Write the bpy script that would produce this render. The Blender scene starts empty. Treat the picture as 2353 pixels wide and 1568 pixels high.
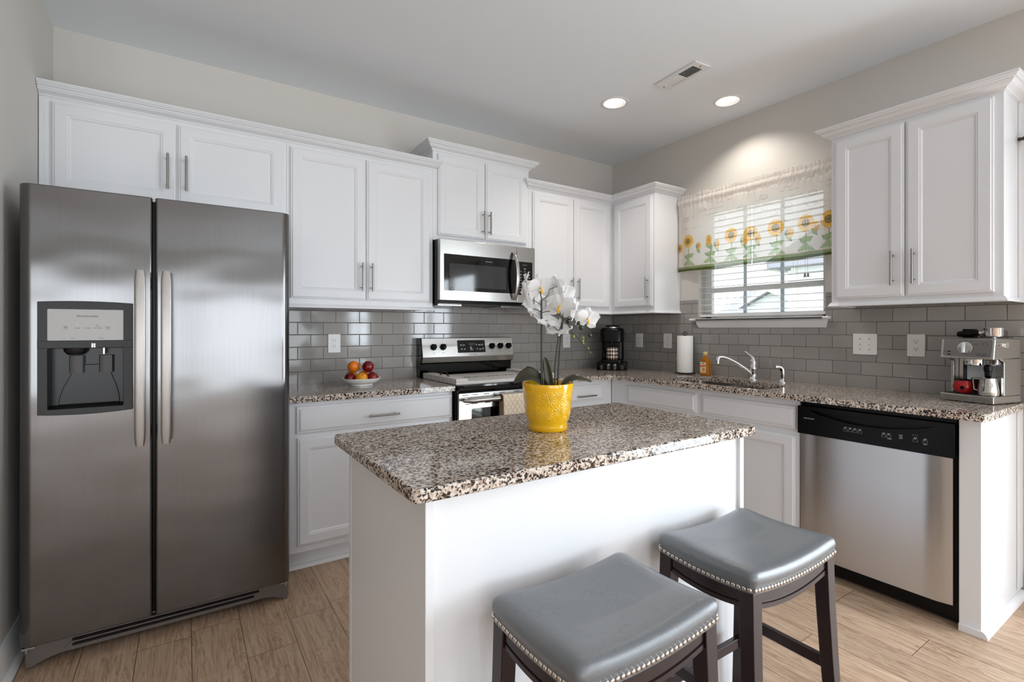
import bpy, bmesh, math, random
import numpy as np
from mathutils import Vector, Matrix, Euler

S = bpy.context.scene
COL = S.collection
R = math.radians

# ------------------------------------------------------------------ camera
cd = bpy.data.cameras.new('camera'); cam = bpy.data.objects.new('camera', cd); COL.objects.link(cam)
YAW = 0.5822
cam.location = (-3.3058, -3.3359, 1.2553); cam.rotation_euler = (math.pi / 2, 0, -YAW)
cd.sensor_fit = 'HORIZONTAL'; cd.sensor_width = 36.0; cd.lens = 36.0 * 1141.73 / 2353; cd.shift_y = -0.01153
cd.clip_start = 0.02
S.camera = cam

# ------------------------------------------------------------------ view, world, light
S.view_settings.view_transform = 'Standard'; S.view_settings.look = 'None'
S.view_settings.exposure = -0.16; S.view_settings.gamma = 1.0; S.view_settings.use_curve_mapping = False
S.cycles.use_denoising = True
S.cycles.max_bounces = 10; S.cycles.diffuse_bounces = 6; S.cycles.glossy_bounces = 5; S.cycles.transmission_bounces = 8
S.cycles.transparent_max_bounces = 12; S.cycles.caustics_reflective = False; S.cycles.caustics_refractive = False
S.cycles.sample_clamp_indirect = 4.0

W = bpy.data.worlds.new('world'); S.world = W; W.use_nodes = True
bg = W.node_tree.nodes['Background']; bg.inputs[0].default_value = (0.93, 0.965, 1.0, 1); bg.inputs[1].default_value = 4.0

H = 2.769          # ceiling height
XL = -3.855        # left wall
YR = -9.8          # rear wall of the open-plan room
XW = -7.6          # far left wall of the open-plan room, beyond the end of the kitchen wall
DAY = (0.80, 0.905, 1.0)
WARM = (1.0, 0.93, 0.85)


def area(name, loc, rot, sx, sy, power, col):
    l = bpy.data.lights.new(name, 'AREA'); l.shape = 'RECTANGLE'; l.size = sx; l.size_y = sy; l.energy = power; l.color = col
    o = bpy.data.objects.new(name, l); COL.objects.link(o); o.location = loc; o.rotation_euler = rot
    return o


# daylight coming in through the openings of the room (glass door on the right wall, rear glass door, two rear windows)
area('daylight_glass_door', (0.085, -4.2, 1.10), (0, R(90), 0), 1.95, 1.55, 125, DAY)
area('daylight_side_window', (0.085, -8.2, 1.45), (0, R(90), 0), 1.2, 1.5, 110, DAY)
area('daylight_rear_door', (-2.05, YR - 0.085, 1.14), (R(90), 0, 0), 3.1, 2.02, 58, DAY)
area('daylight_rear_window', (-5.55, YR - 0.085, 1.14), (R(90), 0, 0), 3.1, 2.02, 58, DAY)

# ------------------------------------------------------------------ materials


def lin(c):
    return tuple((x / 255 / 12.92) if x / 255 <= 0.04045 else ((x / 255 + 0.055) / 1.055) ** 2.4 for x in c)


def rgba(c):
    return (*lin(c), 1.0)


class NT:
    """small helper to write node trees"""
    def __init__(s, name):
        s.m = bpy.data.materials.new(name); s.m.use_nodes = True; s.t = s.m.node_tree
        s.t.nodes.clear(); s.out = s.t.nodes.new('ShaderNodeOutputMaterial')

    def n(s, typ, ins=None, **kw):
        x = s.t.nodes.new('ShaderNode' + typ)
        for k, v in kw.items():
            setattr(x, k, v)
        for k, v in (ins or {}).items():
            if isinstance(v, tuple) and len(v) == 2 and hasattr(v[0], 'outputs'):
                s.t.links.new(v[0].outputs[v[1]], x.inputs[k])
            elif hasattr(v, 'outputs'):
                s.t.links.new(v.outputs[0], x.inputs[k])
            else:
                x.inputs[k].default_value = v
        return x

    def math(s, op, a, b=0.0, c=0.0, clamp=False):
        x = s.n('Math', {0: a, 1: b, 2: c}, operation=op); x.use_clamp = clamp
        return x

    def mix(s, f, a, b, blend='MIX'):
        x = s.t.nodes.new('ShaderNodeMix'); x.data_type = 'RGBA'; x.blend_type = blend
        for i, v in ((0, f), (6, a), (7, b)):
            if isinstance(v, tuple) and len(v) == 2 and hasattr(v[0], 'outputs'):
                s.t.links.new(v[0].outputs[v[1]], x.inputs[i])
            elif hasattr(v, 'outputs'):
                o = v.outputs[2] if v.bl_idname == 'ShaderNodeMix' else v.outputs[0]
                s.t.links.new(o, x.inputs[i])
            else:
                x.inputs[i].default_value = v
        return (x, 2)

    def ramp(s, f, stops, interp='LINEAR'):
        x = s.n('ValToRGB', {0: f}); cr = x.color_ramp; cr.interpolation = interp
        while len(cr.elements) < len(stops):
            cr.elements.new(0.5)
        for e, (p, c) in zip(cr.elements, stops):
            e.position = p; e.color = c if len(c) == 4 else (*c, 1)
        return x

    def bsdf(s, **ins):
        b = s.n('BsdfPrincipled', ins); s.t.links.new(b.outputs[0], s.out.inputs[0]); s.b = b
        return s.m


def plain(name, col, rough=0.5, metal=0.0, **ins):
    t = NT(name)
    tc = t.n('TexCoord'); no = t.n('TexNoise', {'Vector': (tc, 'Object'), 'Scale': 35.0, 'Detail': 2.0})
    rr = t.math('MULTIPLY_ADD', no, 0.03 * (0.3 + rough), rough - 0.015 * (0.3 + rough))
    d = {'Base Color': rgba(col), 'Roughness': rr, 'Metallic': metal}
    d.update(ins)
    return t.bsdf(**d)


def painted(name, col, rough, bump, scale):
    t = NT(name); tc = t.n('TexCoord')
    no = t.n('TexNoise', {'Vector': (tc, 'Object'), 'Scale': scale, 'Detail': 3.0})
    b = t.n('Bump', {'Height': no, 'Strength': bump, 'Distance': 0.002})
    return t.bsdf(**{'Base Color': rgba(col), 'Roughness': rough, 'Normal': b})


M = {}
M['wall'] = painted('greige_wall_paint', (207, 203, 197), 0.75, 0.12, 260)
M['ceiling'] = painted('ceiling_paint', (234, 239, 244), 0.9, 0.15, 200)
M['white'] = painted('white_cabinet_paint', (225, 226, 229), 0.32, 0.03, 90)
M['trimwhite'] = painted('white_trim_paint', (233, 233, 233), 0.35, 0.02, 90)
M['plastic'] = plain('white_plastic', (236, 236, 235), 0.3)
M['slot'] = plain('dark_slot', (45, 45, 46), 0.5)
M['black'] = plain('black_plastic', (8, 8, 9), 0.26, **{'Specular IOR Level': 0.2})
M['blackgloss'] = plain('black_glass', (6, 6, 7), 0.05)
M['blackmatte'] = plain('black_iron', (16, 15, 15), 0.45)
M['darkgrey'] = plain('dark_grey_plastic', (46, 45, 45), 0.36, **{'Specular IOR Level': 0.25})
M['recess'] = plain('black_recess_plastic', (24, 24, 25), 0.24, **{'Specular IOR Level': 0.3})
M['paddle'] = plain('grey_paddle_plastic', (74, 72, 72), 0.4, **{'Specular IOR Level': 0.3})
M['fridgeside'] = plain('dark_grey_fridge_side', (40, 40, 41), 0.45)
M['chrome'] = plain('chrome', (225, 225, 226), 0.06, 1.0)
M['nickel'] = plain('brushed_nickel', (158, 155, 151), 0.30, 1.0)
M['nail'] = plain('nickel_nailhead', (205, 198, 190), 0.16, 1.0)
M['toekick'] = plain('dark_brown_toe_panel', (40, 24, 20), 0.5)
M['walnut'] = plain('dark_espresso_wood', (36, 21, 23), 0.30, **{'Specular IOR Level': 0.4})
M['ink'] = plain('dark_ink', (35, 35, 36), 0.5)
M['inkwhite'] = plain('pale_ink', (178, 178, 178), 0.5)
M['ceramic'] = plain('white_ceramic', (240, 240, 238), 0.12)
M['paper'] = painted('paper_towel', (240, 240, 238), 0.95, 0.5, 120)
M['darkleaf'] = plain('dark_green_leaf', (50, 49, 33), 0.32)
M['stem'] = plain('green_stem', (58, 62, 44), 0.5)
M['stake'] = plain('dark_stake', (28, 28, 27), 0.45)
M['bud'] = plain('dark_green_bud', (30, 42, 22), 0.25)
M['palebud'] = plain('pale_green_bud', (122, 128, 66), 0.4)
M['lip'] = plain('yellow_lip', (224, 178, 60), 0.5)
M['lippurple'] = plain('purple_speckle', (112, 70, 98), 0.5)
M['red'] = plain('red_enamel', (165, 16, 22), 0.12)
M['vent'] = plain('white_vent_metal', (226, 226, 226), 0.4)
M['beige'] = plain('beige_wood_edge', (205, 188, 168), 0.6)
M['tancloth'] = painted('tan_cloth_edge', (150, 112, 84), 0.9, 0.3, 300)
M['siding'] = plain('pale_siding', (214, 216, 222), 0.8)
M['roofing'] = plain('grey_roof_shingles', (150, 150, 160), 0.9)
M['bluegrey'] = plain('blue_grey_muntin', (206, 220, 232), 0.5)


def emit(name, col, strength):
    t = NT(name); e = t.n('Emission', {'Color': (*col, 1), 'Strength': strength}); t.t.links.new(e.outputs[0], t.out.inputs[0])
    return t.m


M['lamp'] = emit('lamp_glow', (1.0, 0.96, 0.90), 3.2)
M['digit'] = emit('clock_digits', (0.62, 0.70, 0.45), 0.35)
M['led'] = emit('indicator_led', (1.0, 0.85, 0.5), 1.2)


def steel(name, col, rough, aniso, wave=0.0, horiz=False, streak=0.05):
    t = NT(name); tc = t.n('TexCoord')
    sc = (3, 3, 1300) if horiz else (900, 900, 4)
    mp = t.n('Mapping', {'Vector': (tc, 'Object'), 'Scale': sc})
    no = t.n('TexNoise', {'Vector': mp, 'Scale': 1.0, 'Detail': 3.0})
    rr = t.math('MULTIPLY_ADD', no, 0.05, rough - 0.025)
    cr = t.ramp(no, [(0.25, lin([x * (1 - streak) for x in col])), (0.75, lin([min(255, x * (1 + streak)) for x in col]))])
    mp2 = t.n('Mapping', {'Vector': (tc, 'Object'), 'Scale': (1.7, 1.7, 3.2)})
    n2 = t.n('TexNoise', {'Vector': mp2, 'Scale': 1.3, 'Detail': 1.0})
    b1 = t.n('Bump', {'Height': n2, 'Strength': wave, 'Distance': 0.05})
    b2 = t.n('Bump', {'Height': no, 'Strength': 0.01, 'Distance': 0.0003, 'Normal': b1})
    tg = t.n('Tangent', direction_type='RADIAL', axis='Z')
    return t.bsdf(**{'Base Color': cr, 'Metallic': 1.0, 'Roughness': rr, 'Anisotropic': aniso,
                     'Anisotropic Rotation': 0.0 if not horiz else 0.25, 'Tangent': tg, 'Normal': b2})


M['fridge'] = steel('brushed_fridge_steel', (114, 113, 113), 0.17, 0.8, 0.09, False, 0.03)
M['steel'] = steel('brushed_steel', (186, 184, 181), 0.26, 0.5, 0.0, True, 0.02)
M['dwsteel'] = steel('brushed_dishwasher_steel', (200, 201, 204), 0.26, 0.75, 0.03, True, 0.015)
M['handle'] = steel('satin_handle_steel', (138, 133, 129), 0.30, 0.3, 0.0)
M['smoothsteel'] = plain('polished_steel', (200, 199, 196), 0.15, 1.0)


def granite():
    t = NT('speckled_granite'); tc = t.n('TexCoord')
    n0 = t.n('TexNoise', {'Vector': (tc, 'Object'), 'Scale': 70.0, 'Detail': 3.0})
    v = t.n('VectorMath', {0: (tc, 'Object'), 1: (n0, 'Color')}, operation='MULTIPLY_ADD')
    v.inputs[1].default_value = (1, 1, 1)
    sc = t.n('VectorMath', {0: (n0, 'Color'), 'Scale': 0.010}, operation='SCALE')
    ad = t.n('VectorMath', {0: (tc, 'Object'), 1: sc}, operation='ADD')
    t.t.nodes.remove(v)
    vo = t.n('TexVoronoi', {'Vector': ad, 'Scale': 195.0, 'Randomness': 1.0})
    sp = t.n('SeparateColor', {0: (vo, 'Color')})
    big = t.n('TexNoise', {'Vector': (tc, 'Object'), 'Scale': 80.0, 'Detail': 4.0, 'Roughness': 0.62})
    f = t.math('ADD', (sp, 0), t.math('MULTIPLY_ADD', big, 1.5, -0.75))
    cr = t.ramp(f, [(0.0, rgba((24, 20, 20))), (0.22, rgba((46, 36, 33))), (0.33, rgba((104, 82, 69))), (0.42, rgba((172, 152, 136))),
                    (0.66, rgba((196, 182, 168))), (0.92, rgba((214, 207, 200)))])
    return t.bsdf(**{'Base Color': cr, 'Roughness': 0.09, 'Specular IOR Level': 0.5})


M['granite'] = granite()


def floor_mat():
    t = NT('oak_plank_floor'); tc = t.n('TexCoord'); se = t.n('SeparateXYZ', {0: (tc, 'Object')})
    PW, L = 0.1778, 1.22
    ux = t.math('DIVIDE', t.math('ADD', (se, 0), 3.284), PW)
    k = t.math('FLOOR', ux); fx = t.math('FRACT', ux)
    h = t.math('FRACT', t.math('MULTIPLY', t.math('SINE', t.math('MULTIPLY_ADD', k, 1.7, 81.354)), 437.585))
    uy = t.math('SUBTRACT', t.math('DIVIDE', (se, 1), L), h)
    j = t.math('FLOOR', uy); fy = t.math('FRACT', uy)
    wn = t.n('TexWhiteNoise', {'Vector': t.n('CombineXYZ', {0: k, 1: j, 2: 3.0})})
    ex = t.math('MULTIPLY', t.math('MINIMUM', fx, t.math('SUBTRACT', 1.0, fx)), PW)
    ey = t.math('MULTIPLY', t.math('MINIMUM', fy, t.math('SUBTRACT', 1.0, fy)), L)
    e = t.math('MINIMUM', ex, ey)
    seam = t.math('LESS_THAN', e, 0.0011)
    gv = t.n('CombineXYZ', {0: t.math('MULTIPLY', (se, 0), 14.0), 1: t.math('MULTIPLY', (se, 1), 1.5),
                            2: t.math('MULTIPLY_ADD', (wn, 0), 40.0, 0.0)})
    g1 = t.n('TexNoise', {'Vector': gv, 'Scale': 1.0, 'Detail': 6.0, 'Roughness': 0.55, 'Distortion': 1.6})
    gv2 = t.n('CombineXYZ', {0: t.math('MULTIPLY', (se, 0), 95.0), 1: t.math('MULTIPLY', (se, 1), 4.0), 2: t.math('MULTIPLY', (wn, 0), 17.0)})
    g2 = t.n('TexNoise', {'Vector': gv2, 'Scale': 1.0, 'Detail': 4.0, 'Roughness': 0.7})
    rings = t.math('FRACT', t.math('MULTIPLY', g1, 9.0))
    f = t.math('ADD', t.math('MULTIPLY', rings, 0.20), t.math('ADD', t.math('MULTIPLY', g2, 0.62), t.math('MULTIPLY', g1, 0.28)))
    cr = t.ramp(f, [(0.30, rgba((134, 104, 80))), (0.47, rgba((172, 140, 112))), (0.58, rgba((190, 160, 132))), (0.78, rgba((206, 180, 154)))])
    hue = t.n('HueSaturation', {'Value': t.math('MULTIPLY_ADD', (wn, 0), 0.20, 0.88), 'Saturation': 0.92, 'Color': cr})
    c = t.mix(seam, hue, rgba((74, 56, 44)))
    b = t.n('Bump', {'Height': t.math('SUBTRACT', t.math('MULTIPLY', g2, 0.15), seam), 'Strength': 0.25, 'Distance': 0.001})
    return t.bsdf(**{'Base Color': c, 'Roughness': t.math('MULTIPLY_ADD', g2, 0.2, 0.30), 'Normal': b})


M['floor'] = floor_mat()


def tile_mat(name, right):
    t = NT(name); tc = t.n('TexCoord'); se = t.n('SeparateXYZ', {0: (tc, 'Object')})
    if right:
        ux = t.math('ADD', (se, 1), 1.0327 + 0.077 + 3.08)
    else:
        ux = t.math('ADD', (se, 0), 2.641 + 3.08)
    uz = t.math('SUBTRACT', (se, 2), 0.9098)
    v = t.n('CombineXYZ', {0: ux, 1: uz, 2: 0.0})
    br = t.n('TexBrick', {'Vector': v, 'Color1': (0, 0, 0, 1), 'Color2': (1, 1, 1, 1), 'Mortar': (0.5, 0.5, 0.5, 1), 'Scale': 1.0,
                          'Mortar Size': 0.0016, 'Mortar Smooth': 0.1, 'Bias': 0.0, 'Brick Width': 0.154, 'Row Height': 0.0776},
             offset=0.5, offset_frequency=2, squash=1.0, squash_frequency=2)
    br2 = t.n('TexBrick', {'Vector': v, 'Color1': (0, 0, 0, 1), 'Color2': (1, 1, 1, 1), 'Mortar': (0.5, 0.5, 0.5, 1), 'Scale': 1.0,
                           'Mortar Size': 0.0035, 'Mortar Smooth': 1.0, 'Bias': 0.0, 'Brick Width': 0.154, 'Row Height': 0.0776},
              offset=0.5, offset_frequency=2, squash=1.0, squash_frequency=2)
    no = t.n('TexNoise', {'Vector': (tc, 'Object'), 'Scale': 7.0, 'Detail': 3.0})
    f = t.math('MULTIPLY_ADD', (br, 0), 0.5, t.math('MULTIPLY', no, 0.5))
    cr = t.ramp(f, [(0.1, rgba((145, 142, 139))), (0.9, rgba((163, 159, 155)))])
    c = t.mix((br, 1), cr, rgba((84, 81, 79)))
    rn = t.n('TexNoise', {'Vector': v, 'Scale': 3.0, 'Detail': 1.0})
    hgt = t.math('ADD', t.math('SUBTRACT', 1.0, (br2, 1)), t.math('MULTIPLY', rn, 0.25))
    b = t.n('Bump', {'Height': hgt, 'Strength': 0.75, 'Distance': 0.0018})
    return t.bsdf(**{'Base Color': c, 'Roughness': t.math('MULTIPLY_ADD', (br, 1), 0.4, 0.07), 'Normal': b})


M['tile_back'] = tile_mat('grey_subway_tile', False)
M['tile_right'] = tile_mat('grey_subway_tile_side', True)


def glass_mat(name, tint=(1, 1, 1), ior=1.45, rough=0.0, mixf=None):
    t = NT(name)
    tr = t.n('BsdfTransparent', {'Color': (*tint, 1)}); gl = t.n('BsdfGlossy', {'Roughness': 0.02})
    fr = t.n('Fresnel', {'IOR': ior})
    mx = t.n('MixShader', {0: fr if mixf is None else mixf, 1: tr, 2: gl}); t.t.links.new(mx.outputs[0], t.out.inputs[0])
    return t.m


M['pane'] = glass_mat('window_glass', (0.97, 0.99, 1.0), 1.25)
M['clearplastic'] = glass_mat('clear_plastic', (0.80, 0.80, 0.80), 1.45)


def translucent(name, col, tf, rough=0.8, attr=None, spec=0.2, sheer=0.0):
    t = NT(name)
    if attr:
        a = t.n('Attribute', attribute_name=attr, attribute_type='GEOMETRY'); c = (a, 'Color')
    else:
        c = rgba(col)
    p = t.n('BsdfPrincipled', {'Base Color': c, 'Roughness': rough, 'Specular IOR Level': spec})
    tl = t.n('BsdfTranslucent', {'Color': c})
    mx = t.n('MixShader', {0: tf, 1: p, 2: tl})
    if sheer:
        tr = t.n('BsdfTransparent'); mx = t.n('MixShader', {0: sheer, 1: mx, 2: tr})
    t.t.links.new(mx.outputs[0], t.out.inputs[0])
    return t.m


M['petal'] = translucent('white_petal', (238, 238, 238), 0.35, 0.6)
M['valance'] = translucent('printed_sunflower_cloth', None, 0.6, 0.9, 'print', 0.05, 0.09)
M['blind'] = translucent('white_blind', (238, 238, 238), 0.12, 0.45)


def leather():
    t = NT('grey_leather'); tc = t.n('TexCoord')
    vo = t.n('TexVoronoi', {'Vector': (tc, 'Object'), 'Scale': 420.0}, feature='DISTANCE_TO_EDGE')
    dn = t.n('TexNoise', {'Vector': (tc, 'Object'), 'Scale': 9.0, 'Detail': 3.0, 'Distortion': 1.2})
    vd = t.n('VectorMath', {0: (tc, 'Object'), 1: t.n('VectorMath', {0: (dn, 'Color'), 'Scale': 0.05}, operation='SCALE')}, operation='ADD')
    cr = t.n('TexVoronoi', {'Vector': vd, 'Scale': 32.0}, feature='DISTANCE_TO_EDGE')
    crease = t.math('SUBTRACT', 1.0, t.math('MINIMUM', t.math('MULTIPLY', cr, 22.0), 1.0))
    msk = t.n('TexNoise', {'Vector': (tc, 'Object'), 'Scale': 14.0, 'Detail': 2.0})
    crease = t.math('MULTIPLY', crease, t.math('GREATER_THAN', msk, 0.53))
    hg = t.math('SUBTRACT', t.math('MINIMUM', t.math('MULTIPLY', vo, 3.0), 0.4), t.math('MULTIPLY', crease, 0.5))
    b = t.n('Bump', {'Height': hg, 'Strength': 0.22, 'Distance': 0.0012})
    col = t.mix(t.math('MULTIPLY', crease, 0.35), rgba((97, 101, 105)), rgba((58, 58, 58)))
    return t.bsdf(**{'Base Color': col, 'Roughness': 0.29, 'Normal': b, 'Specular IOR Level': 0.8})


M['leather'] = leather()


def yellow_pot():
    t = NT('yellow_glaze'); uv = t.n('UVMap')
    mp = t.n('Mapping', {'Vector': uv, 'Scale': (11.0, 3.1, 1.0)})
    vo = t.n('TexVoronoi', {'Vector': mp, 'Scale': 1.0, 'Randomness': 0.55}, voronoi_dimensions='2D')
    d = t.n('VectorMath', {0: mp, 1: (vo, 'Position')}, operation='SUBTRACT'); s = t.n('SeparateXYZ', {0: d})
    an = t.math('ARCTAN2', (s, 1), (s, 0))
    pet = t.math('ABSOLUTE', t.math('SINE', t.math('MULTIPLY', an, 7.0)))
    fall = t.math('SUBTRACT', 1.0, t.math('MULTIPLY', (vo, 0), 1.7), clamp=True)
    su = t.n('SeparateXYZ', {0: uv})
    band = t.math('MULTIPLY', t.math('GREATER_THAN', (su, 1), 0.25), t.math('LESS_THAN', (su, 1), 0.86))
    hg = t.math('MULTIPLY', t.math('MULTIPLY', pet, t.math('POWER', fall, 0.6)), band)
    b = t.n('Bump', {'Height': hg, 'Strength': 0.55, 'Distance': 0.0035})
    return t.bsdf(**{'Base Color': rgba((232, 178, 12)), 'Roughness': 0.08, 'Normal': b, 'Coat Weight': 0.4, 'Coat Roughness': 0.03})


M['yellow'] = yellow_pot()


def fruit(name, c1, c2, rough, bump):
    t = NT(name); tc = t.n('TexCoord')
    n1 = t.n('TexNoise', {'Vector': (tc, 'Object'), 'Scale': 28.0, 'Detail': 3.0})
    n2 = t.n('TexNoise', {'Vector': (tc, 'Object'), 'Scale': 520.0, 'Detail': 1.0})
    b = t.n('Bump', {'Height': n2, 'Strength': bump, 'Distance': 0.001})
    cr = t.ramp(n1, [(0.35, rgba(c1)), (0.65, rgba(c2))])
    return t.bsdf(**{'Base Color': cr, 'Roughness': rough, 'Normal': b})


M['orange'] = fruit('orange_peel', (228, 112, 12), (236, 134, 22), 0.4, 0.35)
M['yorange'] = fruit('yellow_orange_peel', (226, 140, 20), (230, 156, 30), 0.4, 0.35)
M['apple'] = fruit('red_apple_skin', (92, 10, 16), (140, 22, 28), 0.14, 0.02)
M['stalk'] = plain('brown_stalk', (70, 50, 34), 0.7)


def plaid():
    t = NT('plaid_mug'); uv = t.n('UVMap'); s = t.n('SeparateXYZ', {0: uv})
    a = t.math('GREATER_THAN', t.math('FRACT', t.math('MULTIPLY', (s, 0), 14.0)), 0.5)
    b = t.math('GREATER_THAN', t.math('FRACT', t.math('MULTIPLY', (s, 1), 3.4)), 0.55)
    f = t.math('MULTIPLY', t.math('ADD', a, b), 0.5)
    cr = t.ramp(f, [(0.0, rgba((18, 15, 15))), (0.5, rgba((150, 128, 118))), (1.0, rgba((236, 222, 208)))], 'CONSTANT')
    cr.color_ramp.elements[1].position = 0.3; cr.color_ramp.elements[2].position = 0.8
    return t.bsdf(**{'Base Color': cr, 'Roughness': 0.2})


M['plaid'] = plaid()


def quilt():
    t = NT('quilted_beige_cloth'); uv = t.n('TexCoord'); s = t.n('SeparateXYZ', {0: (uv, 'Object')})
    u = t.math('MULTIPLY', (s, 0), 30.0); v = t.math('MULTIPLY', (s, 2), 21.0)
    a = t.math('PINGPONG', t.math('ADD', u, v), 0.5); b = t.math('PINGPONG', t.math('SUBTRACT', u, v), 0.5)
    e = t.math('MINIMUM', t.math('POWER', t.math('MULTIPLY', t.math('MINIMUM', a, b), 2.0), 0.5), 1.0)
    bp = t.n('Bump', {'Height': e, 'Strength': 0.8, 'Distance': 0.006})
    cr = t.ramp(e, [(0.0, rgba((178, 160, 138))), (0.35, rgba((222, 206, 184)))])
    return t.bsdf(**{'Base Color': cr, 'Roughness': 0.95, 'Normal': bp})


M['quilt'] = quilt()


def whitewash():
    t = NT('whitewashed_board'); tc = t.n('TexCoord'); s = t.n('SeparateXYZ', {0: (tc, 'Object')})
    v = t.n('CombineXYZ', {0: t.math('MULTIPLY', (s, 0), 4.0), 1: t.math('MULTIPLY', (s, 1), 60.0), 2: t.math('MULTIPLY', (s, 2), 60.0)})
    n = t.n('TexNoise', {'Vector': v, 'Scale': 1.0, 'Detail': 5.0, 'Roughness': 0.65})
    seam = t.math('LESS_THAN', t.math('FRACT', t.math('MULTIPLY', (s, 1), 7.5)), 0.03)
    cr = t.ramp(n, [(0.3, rgba((176, 170, 166))), (0.5, rgba((206, 202, 199))), (0.75, rgba((222, 220, 218)))])
    c = t.mix(t.math('MULTIPLY', seam, 0.6), cr, rgba((110, 104, 100)))
    return t.bsdf(**{'Base Color': c, 'Roughness': 0.65})


M['board'] = whitewash()
M['boardside'] = plain('weathered_board_edge', (126, 116, 110), 0.8)


def siding():
    t = NT('lap_siding'); tc = t.n('TexCoord'); s = t.n('SeparateXYZ', {0: (tc, 'Object')})
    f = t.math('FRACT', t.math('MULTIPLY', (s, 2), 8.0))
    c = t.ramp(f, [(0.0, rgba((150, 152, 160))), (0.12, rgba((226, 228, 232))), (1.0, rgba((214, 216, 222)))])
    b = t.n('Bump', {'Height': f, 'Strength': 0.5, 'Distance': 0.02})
    return t.bsdf(**{'Base Color': c, 'Roughness': 0.8, 'Normal': b})


M['lapsiding'] = siding()
M['soapliquid'] = plain('amber_soap', (206, 128, 22), 0.12, **{'Transmission Weight': 0.35, 'IOR': 1.35})
M['soaplabel'] = plain('white_label', (236, 228, 210), 0.4)
M['soapcap'] = plain('pale_yellow_cap', (226, 206, 140), 0.35)
M['labelorange'] = plain('orange_print', (236, 136, 24), 0.4)
M['labelpale'] = plain('pale_orange_print', (246, 190, 90), 0.4)
M['foil'] = plain('silver_foil', (205, 204, 202), 0.3, 0.8)
M['podgrey'] = plain('grey_pod_plastic', (120, 119, 118), 0.4)
M['bronze'] = plain('dark_bronze', (58, 56, 54), 0.35, 0.6)
M['sinksteel'] = plain('satin_sink_steel', (176, 172, 166), 0.25, 1.0)

# ------------------------------------------------------------------ object helpers
ORG = {}


def thing(name, label, cat, loc=(0, 0, 0), rot=0.0, group=None, local=False):
    o = bpy.data.objects.new(name, None); COL.objects.link(o); o.empty_display_size = 0.05
    o.location = loc; o.rotation_euler = (0, 0, rot)
    o['label'] = label; o['category'] = cat
    if group:
        o['group'] = group
    ORG[o] = Vector((0, 0, 0)) if local else Vector(loc)
    return o


def tag(o, label, cat, group=None):
    o['label'] = label; o['category'] = cat
    if group:
        o['group'] = group
    return o


def struct(o, label=None):
    o['kind'] = 'structure'
    if label:
        o['label'] = label
    return o


def dup(root, loc=None, rot=None, label=None):
    r = root.copy(); COL.objects.link(r)
    if loc is not None:
        r.location = loc
    if rot is not None:
        r.rotation_euler = (0, 0, rot)
    if label:
        r['label'] = label
    ORG[r] = ORG.get(root, Vector((0, 0, 0)))
    for ch in list(root.children):
        c = ch.copy(); COL.objects.link(c); c.parent = r
        for g in list(ch.children):
            d = g.copy(); COL.objects.link(d); d.parent = c
    return r


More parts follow.
